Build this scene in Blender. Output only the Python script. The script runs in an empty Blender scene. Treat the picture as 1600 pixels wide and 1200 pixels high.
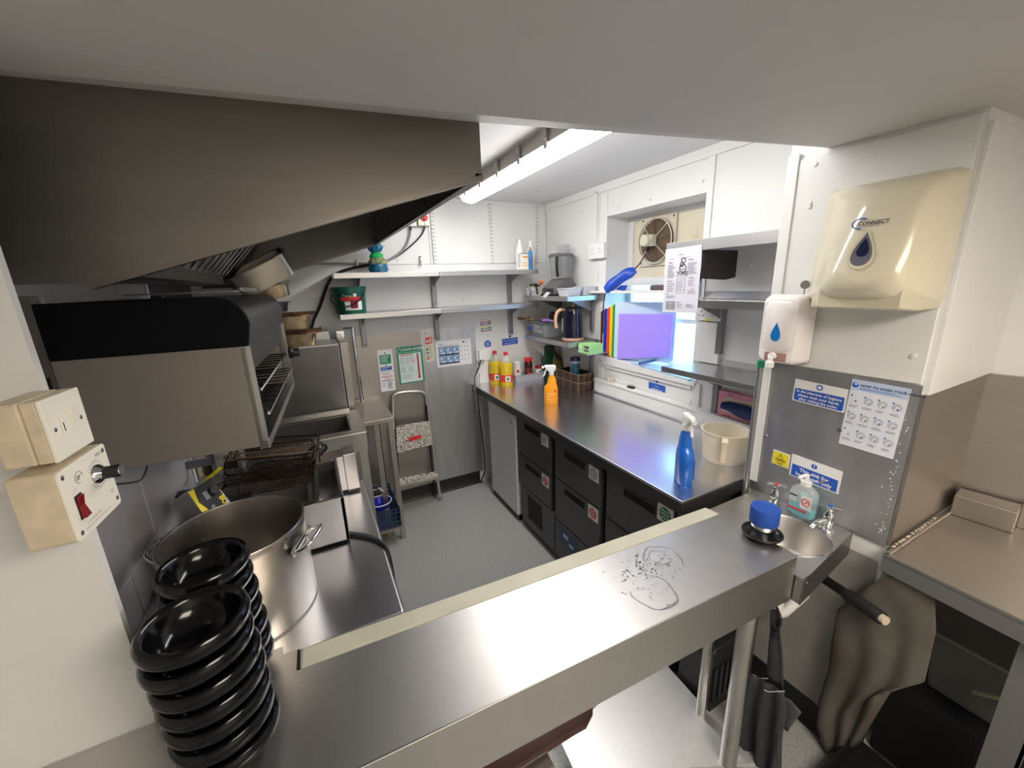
import bpy, bmesh, math, random
from mathutils import Vector as V, Matrix as MX
random.seed(7)
PI = math.pi
C = bpy.context.scene.collection
SC = bpy.context.scene

# ------------------------------------------------------------------ camera
F = 613.427
_a, _b, _c = [math.radians(t) for t in (-26.68848632, 75.58698427, -2.01726925)]
RM = MX.Rotation(_a, 3, 'Z') @ MX.Rotation(_b, 3, 'X') @ MX.Rotation(_c, 3, 'Z')
CAM = V((0, 0, 1.71))
cd = bpy.data.cameras.new('camera'); cam = bpy.data.objects.new('camera', cd); C.objects.link(cam)
cd.sensor_width = 36; cd.lens = F / 1600 * 36; cd.clip_start = .02
cam.matrix_world = MX.Translation(CAM) @ RM.to_4x4()
SC.camera = cam

# ------------------------------------------------------------------ world, lights, exposure
w = bpy.data.worlds.new('daylight'); SC.world = w; w.use_nodes = True
bg = w.node_tree.nodes['Background']; bg.inputs[0].default_value = (.62, .78, 1, 1); bg.inputs[1].default_value = 1.2

# the light sources are meshes built further down: the ceiling batten (BATTEN), the daylit frosted panes (PANE)
# and an added, unseen fill panel behind the camera (FILL_PANEL)
BATTEN = 23; PANE = 3.6; FILL_PANEL = 17
SC.view_settings.view_transform = 'Standard'; SC.view_settings.look = 'None'
SC.view_settings.gamma = 1; SC.view_settings.use_curve_mapping = False
SC.view_settings.exposure = 0.5
SC.cycles.use_denoising = True
SC.cycles.max_bounces = 8; SC.cycles.diffuse_bounces = 5; SC.cycles.glossy_bounces = 4
SC.cycles.sample_clamp_indirect = 4

# ------------------------------------------------------------------ from a picture point to a world point on a known plane
def ray(px, py): return RM @ V(((px - 800) / F, -(py - 600) / F, -1))
def AZ(px, py, z): d = ray(px, py); return CAM + d * ((z - CAM.z) / d.z)
def AX(px, py, x): d = ray(px, py); return CAM + d * (x / d.x)
def AY(px, py, y): d = ray(px, py); return CAM + d * (y / d.y)
def AP(px, py, x0, y0, dx, dy):
    d = ray(px, py); return CAM + d * ((x0*dy - y0*dx) / (d.x*dy - d.y*dx))
def mpp(P): return -(RM.transposed() @ (V(P) - CAM)).z / F

# ------------------------------------------------------------------ materials
MATS = {}
def mat(name, col, rough=.5, metal=0, var=0, scale=8, stretch=(1, 1, 1), bump=0, emit=0, alpha=1, trans=0, ior=1.45,
        coat=0, col2=None, rvar=0, sss=0, ramp=None):
    if name in MATS: return MATS[name]
    m = bpy.data.materials.new(name); m.use_nodes = True; nt = m.node_tree; N = nt.nodes; L = nt.links
    b = N['Principled BSDF']
    b.inputs['Base Color'].default_value = (*col, 1); b.inputs['Roughness'].default_value = rough
    b.inputs['Metallic'].default_value = metal; b.inputs['IOR'].default_value = ior
    b.inputs['Transmission Weight'].default_value = trans; b.inputs['Alpha'].default_value = alpha
    b.inputs['Coat Weight'].default_value = coat
    if sss: b.inputs['Subsurface Weight'].default_value = sss; b.inputs['Subsurface Radius'].default_value = (.02, .02, .02)
    if emit: b.inputs['Emission Color'].default_value = (*col, 1); b.inputs['Emission Strength'].default_value = emit
    tc = N.new('ShaderNodeTexCoord'); mp = N.new('ShaderNodeMapping'); mp.inputs['Scale'].default_value = stretch
    L.new(tc.outputs['Object'], mp.inputs['Vector'])
    nz = N.new('ShaderNodeTexNoise'); nz.inputs['Scale'].default_value = scale; nz.inputs['Detail'].default_value = 5
    L.new(mp.outputs[0], nz.inputs['Vector'])
    if var or col2:
        r = N.new('ShaderNodeValToRGB')
        c2 = col2 or tuple(max(0, c * (1 - var)) for c in col)
        r.color_ramp.elements[0].color = (*c2, 1); r.color_ramp.elements[1].color = (*col, 1)
        lo, hi = ramp or (.35, .65)
        r.color_ramp.elements[0].position = lo; r.color_ramp.elements[1].position = hi
        L.new(nz.outputs['Fac'], r.inputs[0]); L.new(r.outputs[0], b.inputs['Base Color'])
    if rvar:
        mr = N.new('ShaderNodeMapRange'); mr.inputs['From Min'].default_value = .3; mr.inputs['From Max'].default_value = .7
        mr.inputs['To Min'].default_value = max(.03, rough - rvar); mr.inputs['To Max'].default_value = rough + rvar
        L.new(nz.outputs['Fac'], mr.inputs['Value']); L.new(mr.outputs[0], b.inputs['Roughness'])
    if bump:
        bp = N.new('ShaderNodeBump'); bp.inputs['Strength'].default_value = bump; bp.inputs['Distance'].default_value = .004
        L.new(nz.outputs['Fac'], bp.inputs['Height']); L.new(bp.outputs[0], b.inputs['Normal'])
    MATS[name] = m; return m

white = mat('white_wall_paint', (.80, .805, .80), .38, var=.05, scale=3, bump=.08)
cream = mat('cream_plastic', (.80, .74, .58), .3, var=.04, scale=4)
creamold = mat('aged_cream_plastic', (.74, .66, .50), .45, var=.16, scale=22)
ceilm = mat('ceiling_paint', (.74, .74, .75), .6, var=.03, scale=2, bump=.05)
soffm = mat('soffit_paint', (.62, .61, .60), .6, var=.05, scale=2)
tilem = mat('glazed_wall_tile', (.58, .57, .60), .16, var=.05, scale=2)
grout = mat('dark_grout', (.10, .09, .08), .8)
steel = mat('brushed_steel', (.50, .49, .48), .30, 1, var=.10, scale=5, stretch=(1, 8, 1), rvar=.03)
steelx = mat('brushed_steel_vertical', (.62, .62, .63), .46, 1, var=.12, scale=4, stretch=(5, 5, 1), rvar=.02)
steelw = mat('warm_steel', (.46, .43, .395), .44, 1, var=.08, scale=3, stretch=(1, 1, 6), rvar=.02)
steeld = mat('dull_dark_steel', (.20, .19, .18), .40, 1, var=.25, scale=5, rvar=.1)
counterm = mat('counter_steel', (.76, .76, .80), .27, 1, var=.05, scale=5)
passm = mat('pass_steel', (.58, .565, .55), .38, 1, var=.05, scale=9)
chrome = mat('chrome', (.75, .75, .76), .08, 1)
greymat = mat('charcoal_coated_steel', (.082, .082, .09), .40, .3, var=.08, scale=4)
blackm = mat('black_plastic', (.012, .012, .014), .35)
bowlm = mat('black_glazed_melamine', (.003, .003, .004), .14)
bowlm.node_tree.nodes['Principled BSDF'].inputs['Specular IOR Level'].default_value = .35
coverm = mat('black_cover', (.003, .004, .006), .6)
coverm.node_tree.nodes['Principled BSDF'].inputs['Specular IOR Level'].default_value = .12
hoodm = mat('dull_warm_hood_steel', (.26, .24, .215), .46, 1, var=.08, scale=3, stretch=(1, 1, 6))
hoodedge = mat('hood_edge_steel', (.24, .22, .20), .4, 1)
coverm2 = mat('dark_grey_metal_cover', (.03, .03, .033), .4, .5)
darkm = mat('dark_void', (.004, .004, .004), .9)
floorm = mat('speckled_grey_vinyl', (.40, .41, .40), .45, col2=(.24, .25, .245), scale=150, ramp=(.35, .6))
capm = mat('black_vinyl_skirting', (.012, .012, .013), .4)
whitep = mat('white_plastic', (.82, .82, .82), .3)
paper = mat('white_paper', (.84, .85, .88), .55)
bluem = mat('sign_blue', (.02, .10, .50), .45)
bluel = mat('pale_sign_blue', (.50, .62, .82), .5)
greenm = mat('sign_green', (.01, .26, .13), .45)
redm = mat('sign_red', (.62, .03, .03), .45)
yellowm = mat('sign_yellow', (.85, .72, .02), .45)
inkm = mat('black_ink', (.02, .02, .025), .6)
greyink = mat('grey_ink', (.25, .26, .30), .6)
navy = mat('navy_cloth', (.01, .03, .13), .7, var=.3, scale=20, bump=.5)
orangem = mat('orange_plastic', (.93, .36, .01), .3)
royal = mat('blue_bottle_plastic', (.01, .14, .62), .25, coat=.3)
dgreen = mat('green_bucket_plastic', (.005, .09, .06), .3)
rust = mat('baked_brown_steel', (.16, .075, .04), .4, .6, col2=(.02, .012, .01), scale=18)
grease = mat('greasy_wire', (.055, .032, .022), .35, .6, col2=(.010, .007, .006), scale=40)

baked = mat('stained_pan_steel', (.46, .38, .26), .32, 1, col2=(.22, .13, .06), scale=14)

# ------------------------------------------------------------------ mesh builder
class MB:
    def __init__(s): s.v = []; s.f = []
    def add(s, vs, fs):
        n = len(s.v); s.v += [V(p) for p in vs]; s.f += [tuple(i + n for i in f) for f in fs]; return s
    def hexa(s, p):
        return s.add(p, [(0, 3, 2, 1), (4, 5, 6, 7), (0, 1, 5, 4), (1, 2, 6, 5), (2, 3, 7, 6), (3, 0, 4, 7)])
    def box(s, a, b):
        x0, y0, z0 = a; x1, y1, z1 = b
        x0, x1 = sorted((x0, x1)); y0, y1 = sorted((y0, y1)); z0, z1 = sorted((z0, z1))
        return s.hexa([(x0, y0, z0), (x1, y0, z0), (x1, y1, z0), (x0, y1, z0), (x0, y0, z1), (x1, y0, z1), (x1, y1, z1), (x0, y1, z1)])
    def prism(s, pts, off):          # pts 3d polygon, extruded by vector off
        n = len(pts); off = V(off); a = [V(p) for p in pts]
        return s.add(a + [p + off for p in a], [tuple(range(n))[::-1], tuple(range(n, 2*n))] + [(i, (i+1) % n, n + (i+1) % n, n + i) for i in range(n)])
    def loft(s, rings, cap0=True, cap1=True):
        n = len(rings[0]); vs = [p for r in rings for p in r]; fs = []
        for k in range(len(rings) - 1):
            for i in range(n):
                j = (i + 1) % n; fs.append((k*n + i, k*n + j, (k+1)*n + j, (k+1)*n + i))
        if cap0: fs.append(tuple(range(n))[::-1])
        if cap1: fs.append(tuple(range((len(rings)-1)*n, len(rings)*n)))
        return s.add(vs, fs)
    def lathe(s, prof, c=(0, 0, 0), n=32, sx=1, sy=1, axis=None, cap=True):
        c = V(c); Q = MX.Identity(3) if axis is None else V((0, 0, 1)).rotation_difference(V(axis)).to_matrix()
        rings = [[c + Q @ V((max(r, 1e-5)*sx*math.cos(2*PI*i/n), max(r, 1e-5)*sy*math.sin(2*PI*i/n), z)) for i in range(n)] for r, z in prof]
        return s.loft(rings, cap and prof[0][0] > 1e-4, prof[-1][0] > 1e-4)
    def cyl(s, a, b, r, n=16, r2=None):
        a = V(a); b = V(b); d = b - a
        return s.lathe([(r, 0), (r if r2 is None else r2, d.length)], a, n, axis=d)
    def tube(s, pts, r, n=8, closed=False, smooth=0):
        P = [V(p) for p in pts]
        for _ in range(smooth):
            Q = [] if closed else [P[0]]
            m = len(P)
            for i in range(m if closed else m - 1):
                a, b = P[i], P[(i+1) % m]; Q += [a*.75 + b*.25, a*.25 + b*.75]
            if not closed: Q.append(P[-1])
            P = Q
        m = len(P); rings = []; up = None
        for i in range(m):
            t = (P[(i+1) % m] - P[i-1]) if closed else (P[min(i+1, m-1)] - P[max(i-1, 0)])
            if t.length < 1e-9: t = V((0, 0, 1))
            t.normalize()
            if up is None: up = V((0, 0, 1)) if abs(t.z) < .9 else V((1, 0, 0))
            u = t.cross(up)
            if u.length < 1e-6: u = t.orthogonal()
            u.normalize(); w_ = u.cross(t).normalized(); up = w_
            rings.append([P[i] + (u*math.cos(2*PI*k/n) + w_*math.sin(2*PI*k/n))*r for k in range(n)])
        if closed: rings.append(rings[0])
        return s.loft(rings, not closed, not closed)
    def rbox(s, a, b, r=.01, k=4, axis=2):   # box with rounded corners around one axis
        a = V(a); b = V(b); i, j = [q for q in range(3) if q != axis]
        ring = []
        for cx, cy, a0 in ((b[i]-r, b[j]-r, 0), (a[i]+r, b[j]-r, 90), (a[i]+r, a[j]+r, 180), (b[i]-r, a[j]+r, 270)):
            for q in range(k+1):
                t = math.radians(a0 + 90*q/k); p = [0, 0, 0]; p[i] = cx + r*math.cos(t); p[j] = cy + r*math.sin(t); ring.append(p)
        R0 = []; R1 = []
        for p in ring:
            p0 = list(p); p0[axis] = a[axis]; p1 = list(p); p1[axis] = b[axis]; R0.append(p0); R1.append(p1)
        return s.loft([R0, R1])

WM = {}
def obj(name, mb, m, parent=None, smooth=False, bevel=0, local=False, kind=None, mods=None):
    me = bpy.data.meshes.new(name)
    vs = mb.v
    if parent is not None and not local:
        Q = WM[parent.name].inverted(); vs = [Q @ p for p in vs]
    me.from_pydata([tuple(p) for p in vs], [], mb.f)
    bm = bmesh.new(); bm.from_mesh(me); bmesh.ops.recalc_face_normals(bm, faces=bm.faces); bm.to_mesh(me); bm.free()
    me.materials.append(m)
    if smooth:
        for p in me.polygons: p.use_smooth = True
        me.set_sharp_from_angle(angle=math.radians(38))
    o = bpy.data.objects.new(name, me); C.objects.link(o)
    if parent is not None: o.parent = parent
    WM[o.name] = WM[parent.name] if parent is not None else MX.Identity(4)
    if bevel:
        bv = o.modifiers.new('bevel', 'BEVEL'); bv.width = bevel; bv.segments = 2; bv.limit_method = 'ANGLE'
    if kind: o['kind'] = kind
    return o
def tag(o, label=None, cat=None, group=None, kind=None):
    if label: o['label'] = label
    if cat: o['category'] = cat
    if group: o['group'] = group
    if kind: o['kind'] = kind
    return o
def thing(name, label, cat, loc=(0, 0, 0), rotz=0, group=None, kind=None):
    o = bpy.data.objects.new(name, None); C.objects.link(o); o.empty_display_size = .03
    o.location = loc; o.rotation_euler = (0, 0, rotz)
    WM[o.name] = MX.Translation(V(loc)) @ MX.Rotation(rotz, 4, 'Z')
    return tag(o, label, cat, group, kind)
def struct(name, mb, m, parent=None, **k):
    o = obj(name, mb, m, parent, **k)
    if parent is None: o['kind'] = 'structure'
    return o
def sroot(name, loc=(0, 0, 0)):
    return thing(name, None, None, loc, 0, None, 'structure')
def dup(root, loc, rotz=None, label=None, scale=None):
    r = root.copy(); C.objects.link(r); r.location = loc
    if rotz is not None: r.rotation_euler = (0, 0, rotz)
    if scale: r.scale = scale
    if label: r['label'] = label
    for ch in list(root.children):
        c = ch.copy(); C.objects.link(c); c.parent = r
        for g in ch.children:
            d = g.copy(); C.objects.link(d); d.parent = c
    return r

_fc = {}
def text_mb(mb, s, O, u, v, size, align='LEFT', shear=0, bold=0):   # O baseline origin, u right, v up (unit)
    key = (s, align, shear, bold)
    if key not in _fc:
        c = bpy.data.curves.new('t', 'FONT'); c.body = s; c.size = 1; c.align_x = align; c.shear = shear; c.offset = bold
        c.resolution_u = 2
        o = bpy.data.objects.new('t', c)
        me = bpy.data.meshes.new_from_object(o)
        _fc[key] = ([p.co.copy() for p in me.vertices], [tuple(p.vertices) for p in me.polygons])
        bpy.data.objects.remove(o); bpy.data.curves.remove(c); bpy.data.meshes.remove(me)
    vs, fs = _fc[key]; O = V(O)
    mb.add([O + V(u)*p.x*size + V(v)*p.y*size for p in vs], fs); return mb

class Sheet:
    """a printed sheet or sign: its paper is one part, every ink another"""
    def __init__(s, name, label, cat, TL, TR, BL, base=paper, th=.002, pad=0, group=None):
        s.TL = V(TL); s.U = V(TR) - s.TL; s.Vd = V(BL) - s.TL; s.w = s.U.length; s.h = s.Vd.length
        s.n = s.U.cross(s.Vd).normalized()
        if s.n.dot(CAM - s.TL) < 0: s.n = -s.n
        s.root = thing(name, label, cat, s.TL + s.Vd, group=group); s.th = th; s.ink = {}
        m = MB().prism([s.TL, s.TL + s.U, s.TL + s.U + s.Vd, s.TL + s.Vd], s.n*th); obj('paper', m, base, s.root)
    def P(s, x, y, k=1): return s.TL + s.U*x + s.Vd*y + s.n*(s.th + .0005*k)
    def mb(s, nm, m):
        key = (nm, m.name)
        if key not in s.ink: s.ink[key] = (MB(), m)
        return s.ink[key][0]
    def rect(s, m, x0, y0, x1, y1, nm='printed_panel', k=1):
        s.mb(nm, m).prism([s.P(x0, y0, k), s.P(x1, y0, k), s.P(x1, y1, k), s.P(x0, y1, k)], s.n*.0003); return s
    def disc(s, m, x, y, r, nm='printed_symbol', k=1, n=20):    # r relative to the width
        a = s.w/s.h
        s.mb(nm, m).prism([s.P(x + r*math.cos(2*PI*i/n), y + r*a*math.sin(2*PI*i/n), k) for i in range(n)], s.n*.0003); return s
    def ring(s, m, x, y, r, t, nm='printed_symbol', k=1):
        s.mb(nm, m).tube([s.P(x + r*math.cos(2*PI*i/24), y + r*s.w/s.h*math.sin(2*PI*i/24), k) for i in range(24)], t*s.w, 5, True); return s
    def text(s, m, t, x, y, size, align='LEFT', k=3, shear=0, bold=0):   # y baseline; size relative to height
        text_mb(s.mb('lettering', m), t, s.P(x, y, k), s.U.normalized(), -s.Vd.normalized(), size*s.h, align, shear, bold); return s
    def lines(s, m, x0, x1, y0, y1, n, hh=.3, k=1):
        for i in range(n):
            y = y0 + (y1 - y0)*i/n
            s.rect(m, x0, y, x1 - random.random()*.4*(x1 - x0), y + (y1 - y0)/n*hh, 'lettering', k)
        return s
    def done(s):
        for (nm, _), (mb, m) in s.ink.items(): obj(nm, mb, m, s.root)
        return s.root
def SX(name, label, cat, tl, tr, bl, x, **k): return Sheet(name, label, cat, AX(*tl, x), AX(*tr, x), AX(*bl, x), **k)
def SY(name, label, cat, tl, tr, bl, y, **k): return Sheet(name, label, cat, AY(*tl, y), AY(*tr, y), AY(*bl, y), **k)

# ================================================================== the room
YB = 3.0; XW = 1.88; XD = 1.52; ZC = 2.33; CT = .90
A3 = math.radians(-3.17)          # the near half of the room is turned by this much
struct('floor', MB().box((-1.4, -1.5, -.05), (2.4, YB + .1, 0)), floorm)
struct('ceiling', MB().box((-.7, .7, ZC), (2.2, YB + .1, ZC + .05)), ceilm)
sb = MB()
pl = [(-1.4, 1.085, 2.03), (.462, 1.05, 2.112), (1.60, .745, 2.085), (2.4, .53, 2.06), (2.4, -1.5, 2.07), (-1.4, -1.5, 2.05)]
sb.prism(pl, (0, 0, .3)); struct('ceiling', sb, soffm)
wb = struct('wall_back', MB().box((-.7, YB, 0), (2.2, YB + .1, ZC)), white)
# two upper cladding boards of the back wall, a little proud
for x0, x1 in ((-.5, .86), (.866, 1.87)):
    obj('cladding_board', MB().box((x0, YB - .008, 1.868), (x1, YB, 2.30)), white, wb, bevel=.002)
st = MB().box((.12, YB - .004, .10), (.735, YB, 1.378)); obj('steel_sheet', st, steelw, wb)
st = MB().box((.738, YB - .004, .10), (1.187, YB, 1.392)); obj('steel_sheet', st, steelx, wb)
for x, z in ((1.16, 1.36), (.78, 1.36), (.16, 1.34), (1.16, .2), (.3, 2.0), (.9, 1.93), (.62, 1.9), (1.5, 2.2), (1.1, 2.2), (1.45, 1.93), (1.1, 1.6), (.25, 1.6)):
    obj('screw_cap', MB().lathe([(.008, 0), (.007, .004), (0, .005)], (x, YB - .004 if z < 1.5 else YB - .008, z), 10, axis=(0, -1, 0)), white if z > 1.5 else steel, wb)
sk = MB().prism([(-.5, YB, 0), (-.5, YB - .035, 0), (-.5, YB - .016, .03), (-.5, YB - .01, .105), (-.5, YB, .105)], (1.65, 0, 0))
struct('baseboard_back', sk, capm, smooth=True)

# right wall with the window opening
WY0, WY1, WZ0, WZ1, WX = 1.45, 2.225, 1.13, 2.12, 2.12
r = MB().box((XW, WY0, 0), (XW + .3, WY1, WZ0)).box((XW, WY0, WZ1), (XW + .3, WY1, ZC)).box((XW, WY1, 0), (XW + .3, YB, ZC)).box((XW, .80, 0), (XW + .3, WY0, ZC))
wr = struct('wall_right', r, white)
for (a, b) in (((XW - .008, 1.43, 1.14), (XW, 1.465, 2.30)), ((XW - .006, WY1 - .004, 1.14), (XW, WY1 + .022, 2.32)), ((XW - .006, 1.466, WZ1), (XW, WY1 - .005, WZ1 + .018)),
               ((XW - .012, .872, 2.28), (XW, 2.99, 2.33)), ((XW - .006, 1.06, 1.87), (XW, 1.425, 1.885))):
    obj('trim_strip', MB().box(a, b), white, wr, bevel=.002)
for y, z in ((2.17, 2.2), (1.85, 2.16), (1.50, 2.18), (1.49, 2.28), (2.4, 1.78), (1.2, 1.75), (2.12, 2.16), (2.5, 2.2), (1.1, 1.5)):
    obj('screw_cap', MB().lathe([(.009, 0), (.007, .005), (0, .006)], (XW, y, z), 10, axis=(-1, 0, 0)), white, wr)
# sill, apron and the ledge over the worktop
SILL = lambda y: 1.137 + (y - 1.45)/.82*.045      # the old sill is not quite level
obj('window_sill_board', MB().hexa([(1.855, 1.43, 1.115), (WX, 1.43, 1.115), (WX, WY1, 1.115), (1.855, WY1, 1.115), (1.855, 1.43, SILL(1.43)), (WX, 1.43, SILL(1.43)), (WX, WY1, SILL(WY1)), (1.855, WY1, SILL(WY1))])
    .hexa([(1.855, WY1, 1.14), (1.879, WY1, 1.14), (1.879, 2.275, 1.14), (1.855, 2.275, 1.14), (1.855, WY1, SILL(WY1)), (1.879, WY1, SILL(WY1)), (1.879, 2.275, SILL(2.275)), (1.855, 2.275, SILL(2.275))]), white, wr, bevel=.003)
obj('apron_frame', MB().box((XW - .014, 1.46, 1.09), (XW, 2.24, 1.132)).box((XW - .014, 1.40, 1.0), (XW, 1.44, 1.132)).box((XW - .014, 2.225, 1.0), (XW, 2.27, 1.132)).box((XW - .008, 1.46, 1.0), (XW, 2.22, 1.025)), white, wr, bevel=.003)
lg = struct('trim_1', MB().box((1.835, .872, .902), (XW, 2.275, .985)).box((1.828, .872, .985), (XW, 2.278, 1.0)), white, bevel=.003)

# the window: frame, transom, fan board above, frosted panes below
wn = sroot('window_1', (WX, 1.83, 1.16))
x0 = 2.075
for nm_, a_, b_ in (('frame_stile', (x0, WY0, WZ0), (WX, WY0 + .045, WZ1)), ('frame_stile', (x0, WY1 - .045, WZ0), (WX, WY1, WZ1)), ('frame_rail', (x0, WY0 + .045, WZ0), (WX, WY1 - .045, WZ0 + .035)),
    ('frame_rail', (x0, WY0 + .045, WZ1 - .03), (WX, WY1 - .045, WZ1)), ('transom', (x0, WY0 + .045, 1.665), (WX, WY1 - .045, 1.715)), ('glazing_bar', (x0, WY0 + .045, 1.43), (WX, WY1 - .045, 1.455))):
    obj(nm_, MB().box(a_, b_), white, wn)
m = mat('stained_cream_board', (.72, .66, .52), .45, col2=(.50, .36, .18), scale=3.5, ramp=(.22, .42))
obj('blanking_board', MB().box((x0 + .012, WY0 + .045, 1.715), (WX, WY1 - .045, WZ1 - .03)), m, wn)
# frosted glass lit by the daylight behind it
g = bpy.data.materials.new('frosted_daylit_glass'); g.use_nodes = True; nt = g.node_tree; nt.nodes.clear()
out = nt.nodes.new('ShaderNodeOutputMaterial'); pb = nt.nodes.new('ShaderNodeBsdfPrincipled')
tc = nt.nodes.new('ShaderNodeTexCoord'); vo = nt.nodes.new('ShaderNodeTexNoise'); vo.inputs['Scale'].default_value = 105; vo.inputs['Detail'].default_value = 2
mpn = nt.nodes.new('ShaderNodeMapping'); mpn.inputs['Scale'].default_value = (1, 1, 1.8)
nt.links.new(tc.outputs['Object'], mpn.inputs[0]); nt.links.new(mpn.outputs[0], vo.inputs['Vector'])
rp = nt.nodes.new('ShaderNodeValToRGB'); rp.color_ramp.elements[0].position = .42; rp.color_ramp.elements[0].color = (.02, .07, .08, 1)
rp.color_ramp.elements[1].position = .47; rp.color_ramp.elements[1].color = (.30, .62, 1.0, 1)
nt.links.new(vo.outputs['Fac'], rp.inputs[0]); nt.links.new(rp.outputs[0], pb.inputs['Emission Color']); pb.inputs['Emission Strength'].default_value = PANE
pb.inputs['Base Color'].default_value = (.5, .6, .65, 1); pb.inputs['Roughness'].default_value = .25
bp = nt.nodes.new('ShaderNodeBump'); bp.inputs['Strength'].default_value = .6; bp.inputs['Distance'].default_value = .004
nt.links.new(vo.outputs['Fac'], bp.inputs['Height']); nt.links.new(bp.outputs[0], pb.inputs['Normal'])
nt.links.new(pb.outputs[0], out.inputs[0])
obj('pane', MB().box((x0 + .018, WY0 + .045, 1.455), (x0 + .026, WY1 - .045, 1.665)), g, wn)
obj('pane', MB().box((x0 + .018, WY0 + .045, WZ0 + .035), (x0 + .026, WY1 - .045, 1.43)), g, wn)

# wall block carrying the dispensers
wd = struct('wall_right_front', MB().box((XD, .425, 0), (2.16, .872, 2.3)), white)
P = MB().box((XD - .008, .432, 1.392), (XD, .865, 2.07)); obj('cladding_board', P, white, wd, bevel=.002)
obj('corner_strip', MB().box((XD - .014, .838, .9), (XD - .008, .874, 2.09)), white, wd, bevel=.002)
obj('steel_sheet', MB().box((XD - .006, .428, .862), (XD, .866, 1.388)), steelx, wd)
obj('steel_sheet', MB().box((XD - .006, .418, .872), (2.03, .425, 1.362)), steelw, wd)
obj('cladding_board', MB().box((XD + .004, .414, 1.362), (2.03, .425, 2.05)), white, wd, bevel=.002)
for y, z in ((.79, 2.045), (.46, 1.47), (.79, 1.93), (.79, 1.92), (.45, 2.0), (.60, 1.2), (.62, 1.0), (.83, 1.1)):
    obj('screw_cap', MB().lathe([(.008, 0), (.007, .004), (0, .005)], (XD - .008 if z > 1.39 else XD - .006, y, z), 10, axis=(-1, 0, 0)), white if z > 1.39 else steel, wd)
mk = MB()
for i in range(46):      # lime and splash marks by the worn corner
    y = .437 + abs(random.gauss(0, .012)); z = random.uniform(.9, 1.3)
    mk.lathe([(random.uniform(.001, .003), 0), (0, .0006)], (XD - .0062, y, z), 6, axis=(-1, 0, 0))
obj('splash_mark', mk, white, wd, kind='stuff')
# far right wall, beyond the side table
struct('wall_right_far', MB().prism([(2.0, .425, 0), (2.24, -1.5, 0), (2.4, -1.5, 0), (2.16, .425, 0)], (0, 0, 1.36)), steelw)
struct('wall_right_far', MB().prism([(2.02, .425, 1.36), (2.25, -1.5, 1.36), (2.4, -1.5, 1.36), (2.16, .425, 1.36)], (0, 0, .75)), white)
struct('wall_rear', MB().box((-1.4, -1.6, 0), (2.4, -1.5, 2.2)), white)
struct('wall_left_rear', MB().box((-1.5, -1.5, 0), (-1.4, .9, 2.2)), white)

# left: white wall end, tiled wall, plain wall
struct('wall_left_front', MB().box((-1.4, .82, 0), (-.367, .836, 2.06)), white)
wl = struct('wall_left', MB().box((-.62, .836, 0), (-.512, 1.86, 2.3)).box((-.75, 1.86, 0), (-.60, YB, 2.3)), grout)
ti = 0
for row, (z0, z1) in enumerate(((.28, .642), (.645, 1.020), (1.024, 1.40), (1.404, 1.75))):
    y = .84 - (.19 if row % 2 else 0)
    ys = [1.411 + .382*(k - 2) + (.191 if row % 2 == 1 else 0) for k in range(5)]
    for a in ys:
        lo = max(a, .838); hi = min(a + .378, 1.85)
        if hi - lo > .02: obj('wall_tile', MB().box((-.512, lo, z0), (-.5, hi, z1)), tilem, wl, bevel=.0015)
obj('corner_trim', MB().box((-.515, 1.851, .3), (-.494, 1.872, 1.75)), white, wl)
obj('corner_trim', MB().box((-.56, 1.885, .3), (-.495, 1.905, 1.75)), mat('brown_timber', (.13, .08, .04), .6, var=.4, scale=15), wl)
obj('cladding_board', MB().box((-.6, 1.93, .3), (-.53, 2.2, 1.7)), mat('old_cream_paint', (.42, .38, .27), .5, var=.2, scale=8), wl)

# ------------------------------------------------------------------ batten lamp and added fill panel
lb = thing('ceiling_batten_light', 'long lit fluorescent batten with clips on the white ceiling', 'light', (1.04, 1.8, ZC))
obj('housing', MB().prism([(.985, .92, ZC), (1.09, .92, ZC), (1.10, .92, 2.262), (.972, .92, 2.262)], (0, 1.68, 0)), mat('batten_grey', (.45, .42, .38), .4), lb)
ring = lambda y, k: [(1.036 + .064*k*math.cos(t), y, 2.262 + .042*k*math.sin(t)) for t in [PI + PI*i/12 for i in range(13)]]
obj('diffuser', MB().loft([ring(.93, .9), ring(.95, 1), ring(2.57, 1), ring(2.60, .8)]), mat('lit_diffuser', (1, .96, .92), .4, emit=BATTEN), lb, smooth=True)
for i in range(7):
    y = 2.48 - i*.235
    for sgn in (-1, 1):
        x = 1.036 + sgn*.067
        obj('clip', MB().box((x - .004, y - .014, 2.243), (x + .004, y + .014, 2.315)).box((x - .007, y - .009, 2.285), (x + .007, y + .009, 2.32)), steelw, lb)
rl = thing('added_fill_panel', 'added fill light panel on the ceiling, out of view behind', 'light', (.6, -.6, 2.05))  # unseen panel, added to brighten the near walls
obj('frame', MB().box((.25, -.95, 2.035), (1.1, -.25, 2.06)), white, rl)
obj('diffuser', MB().box((.28, -.92, 2.03), (1.07, -.28, 2.036)), mat('fill_panel_glow', (1, .88, .74), .4, emit=FILL_PANEL), rl)

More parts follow.
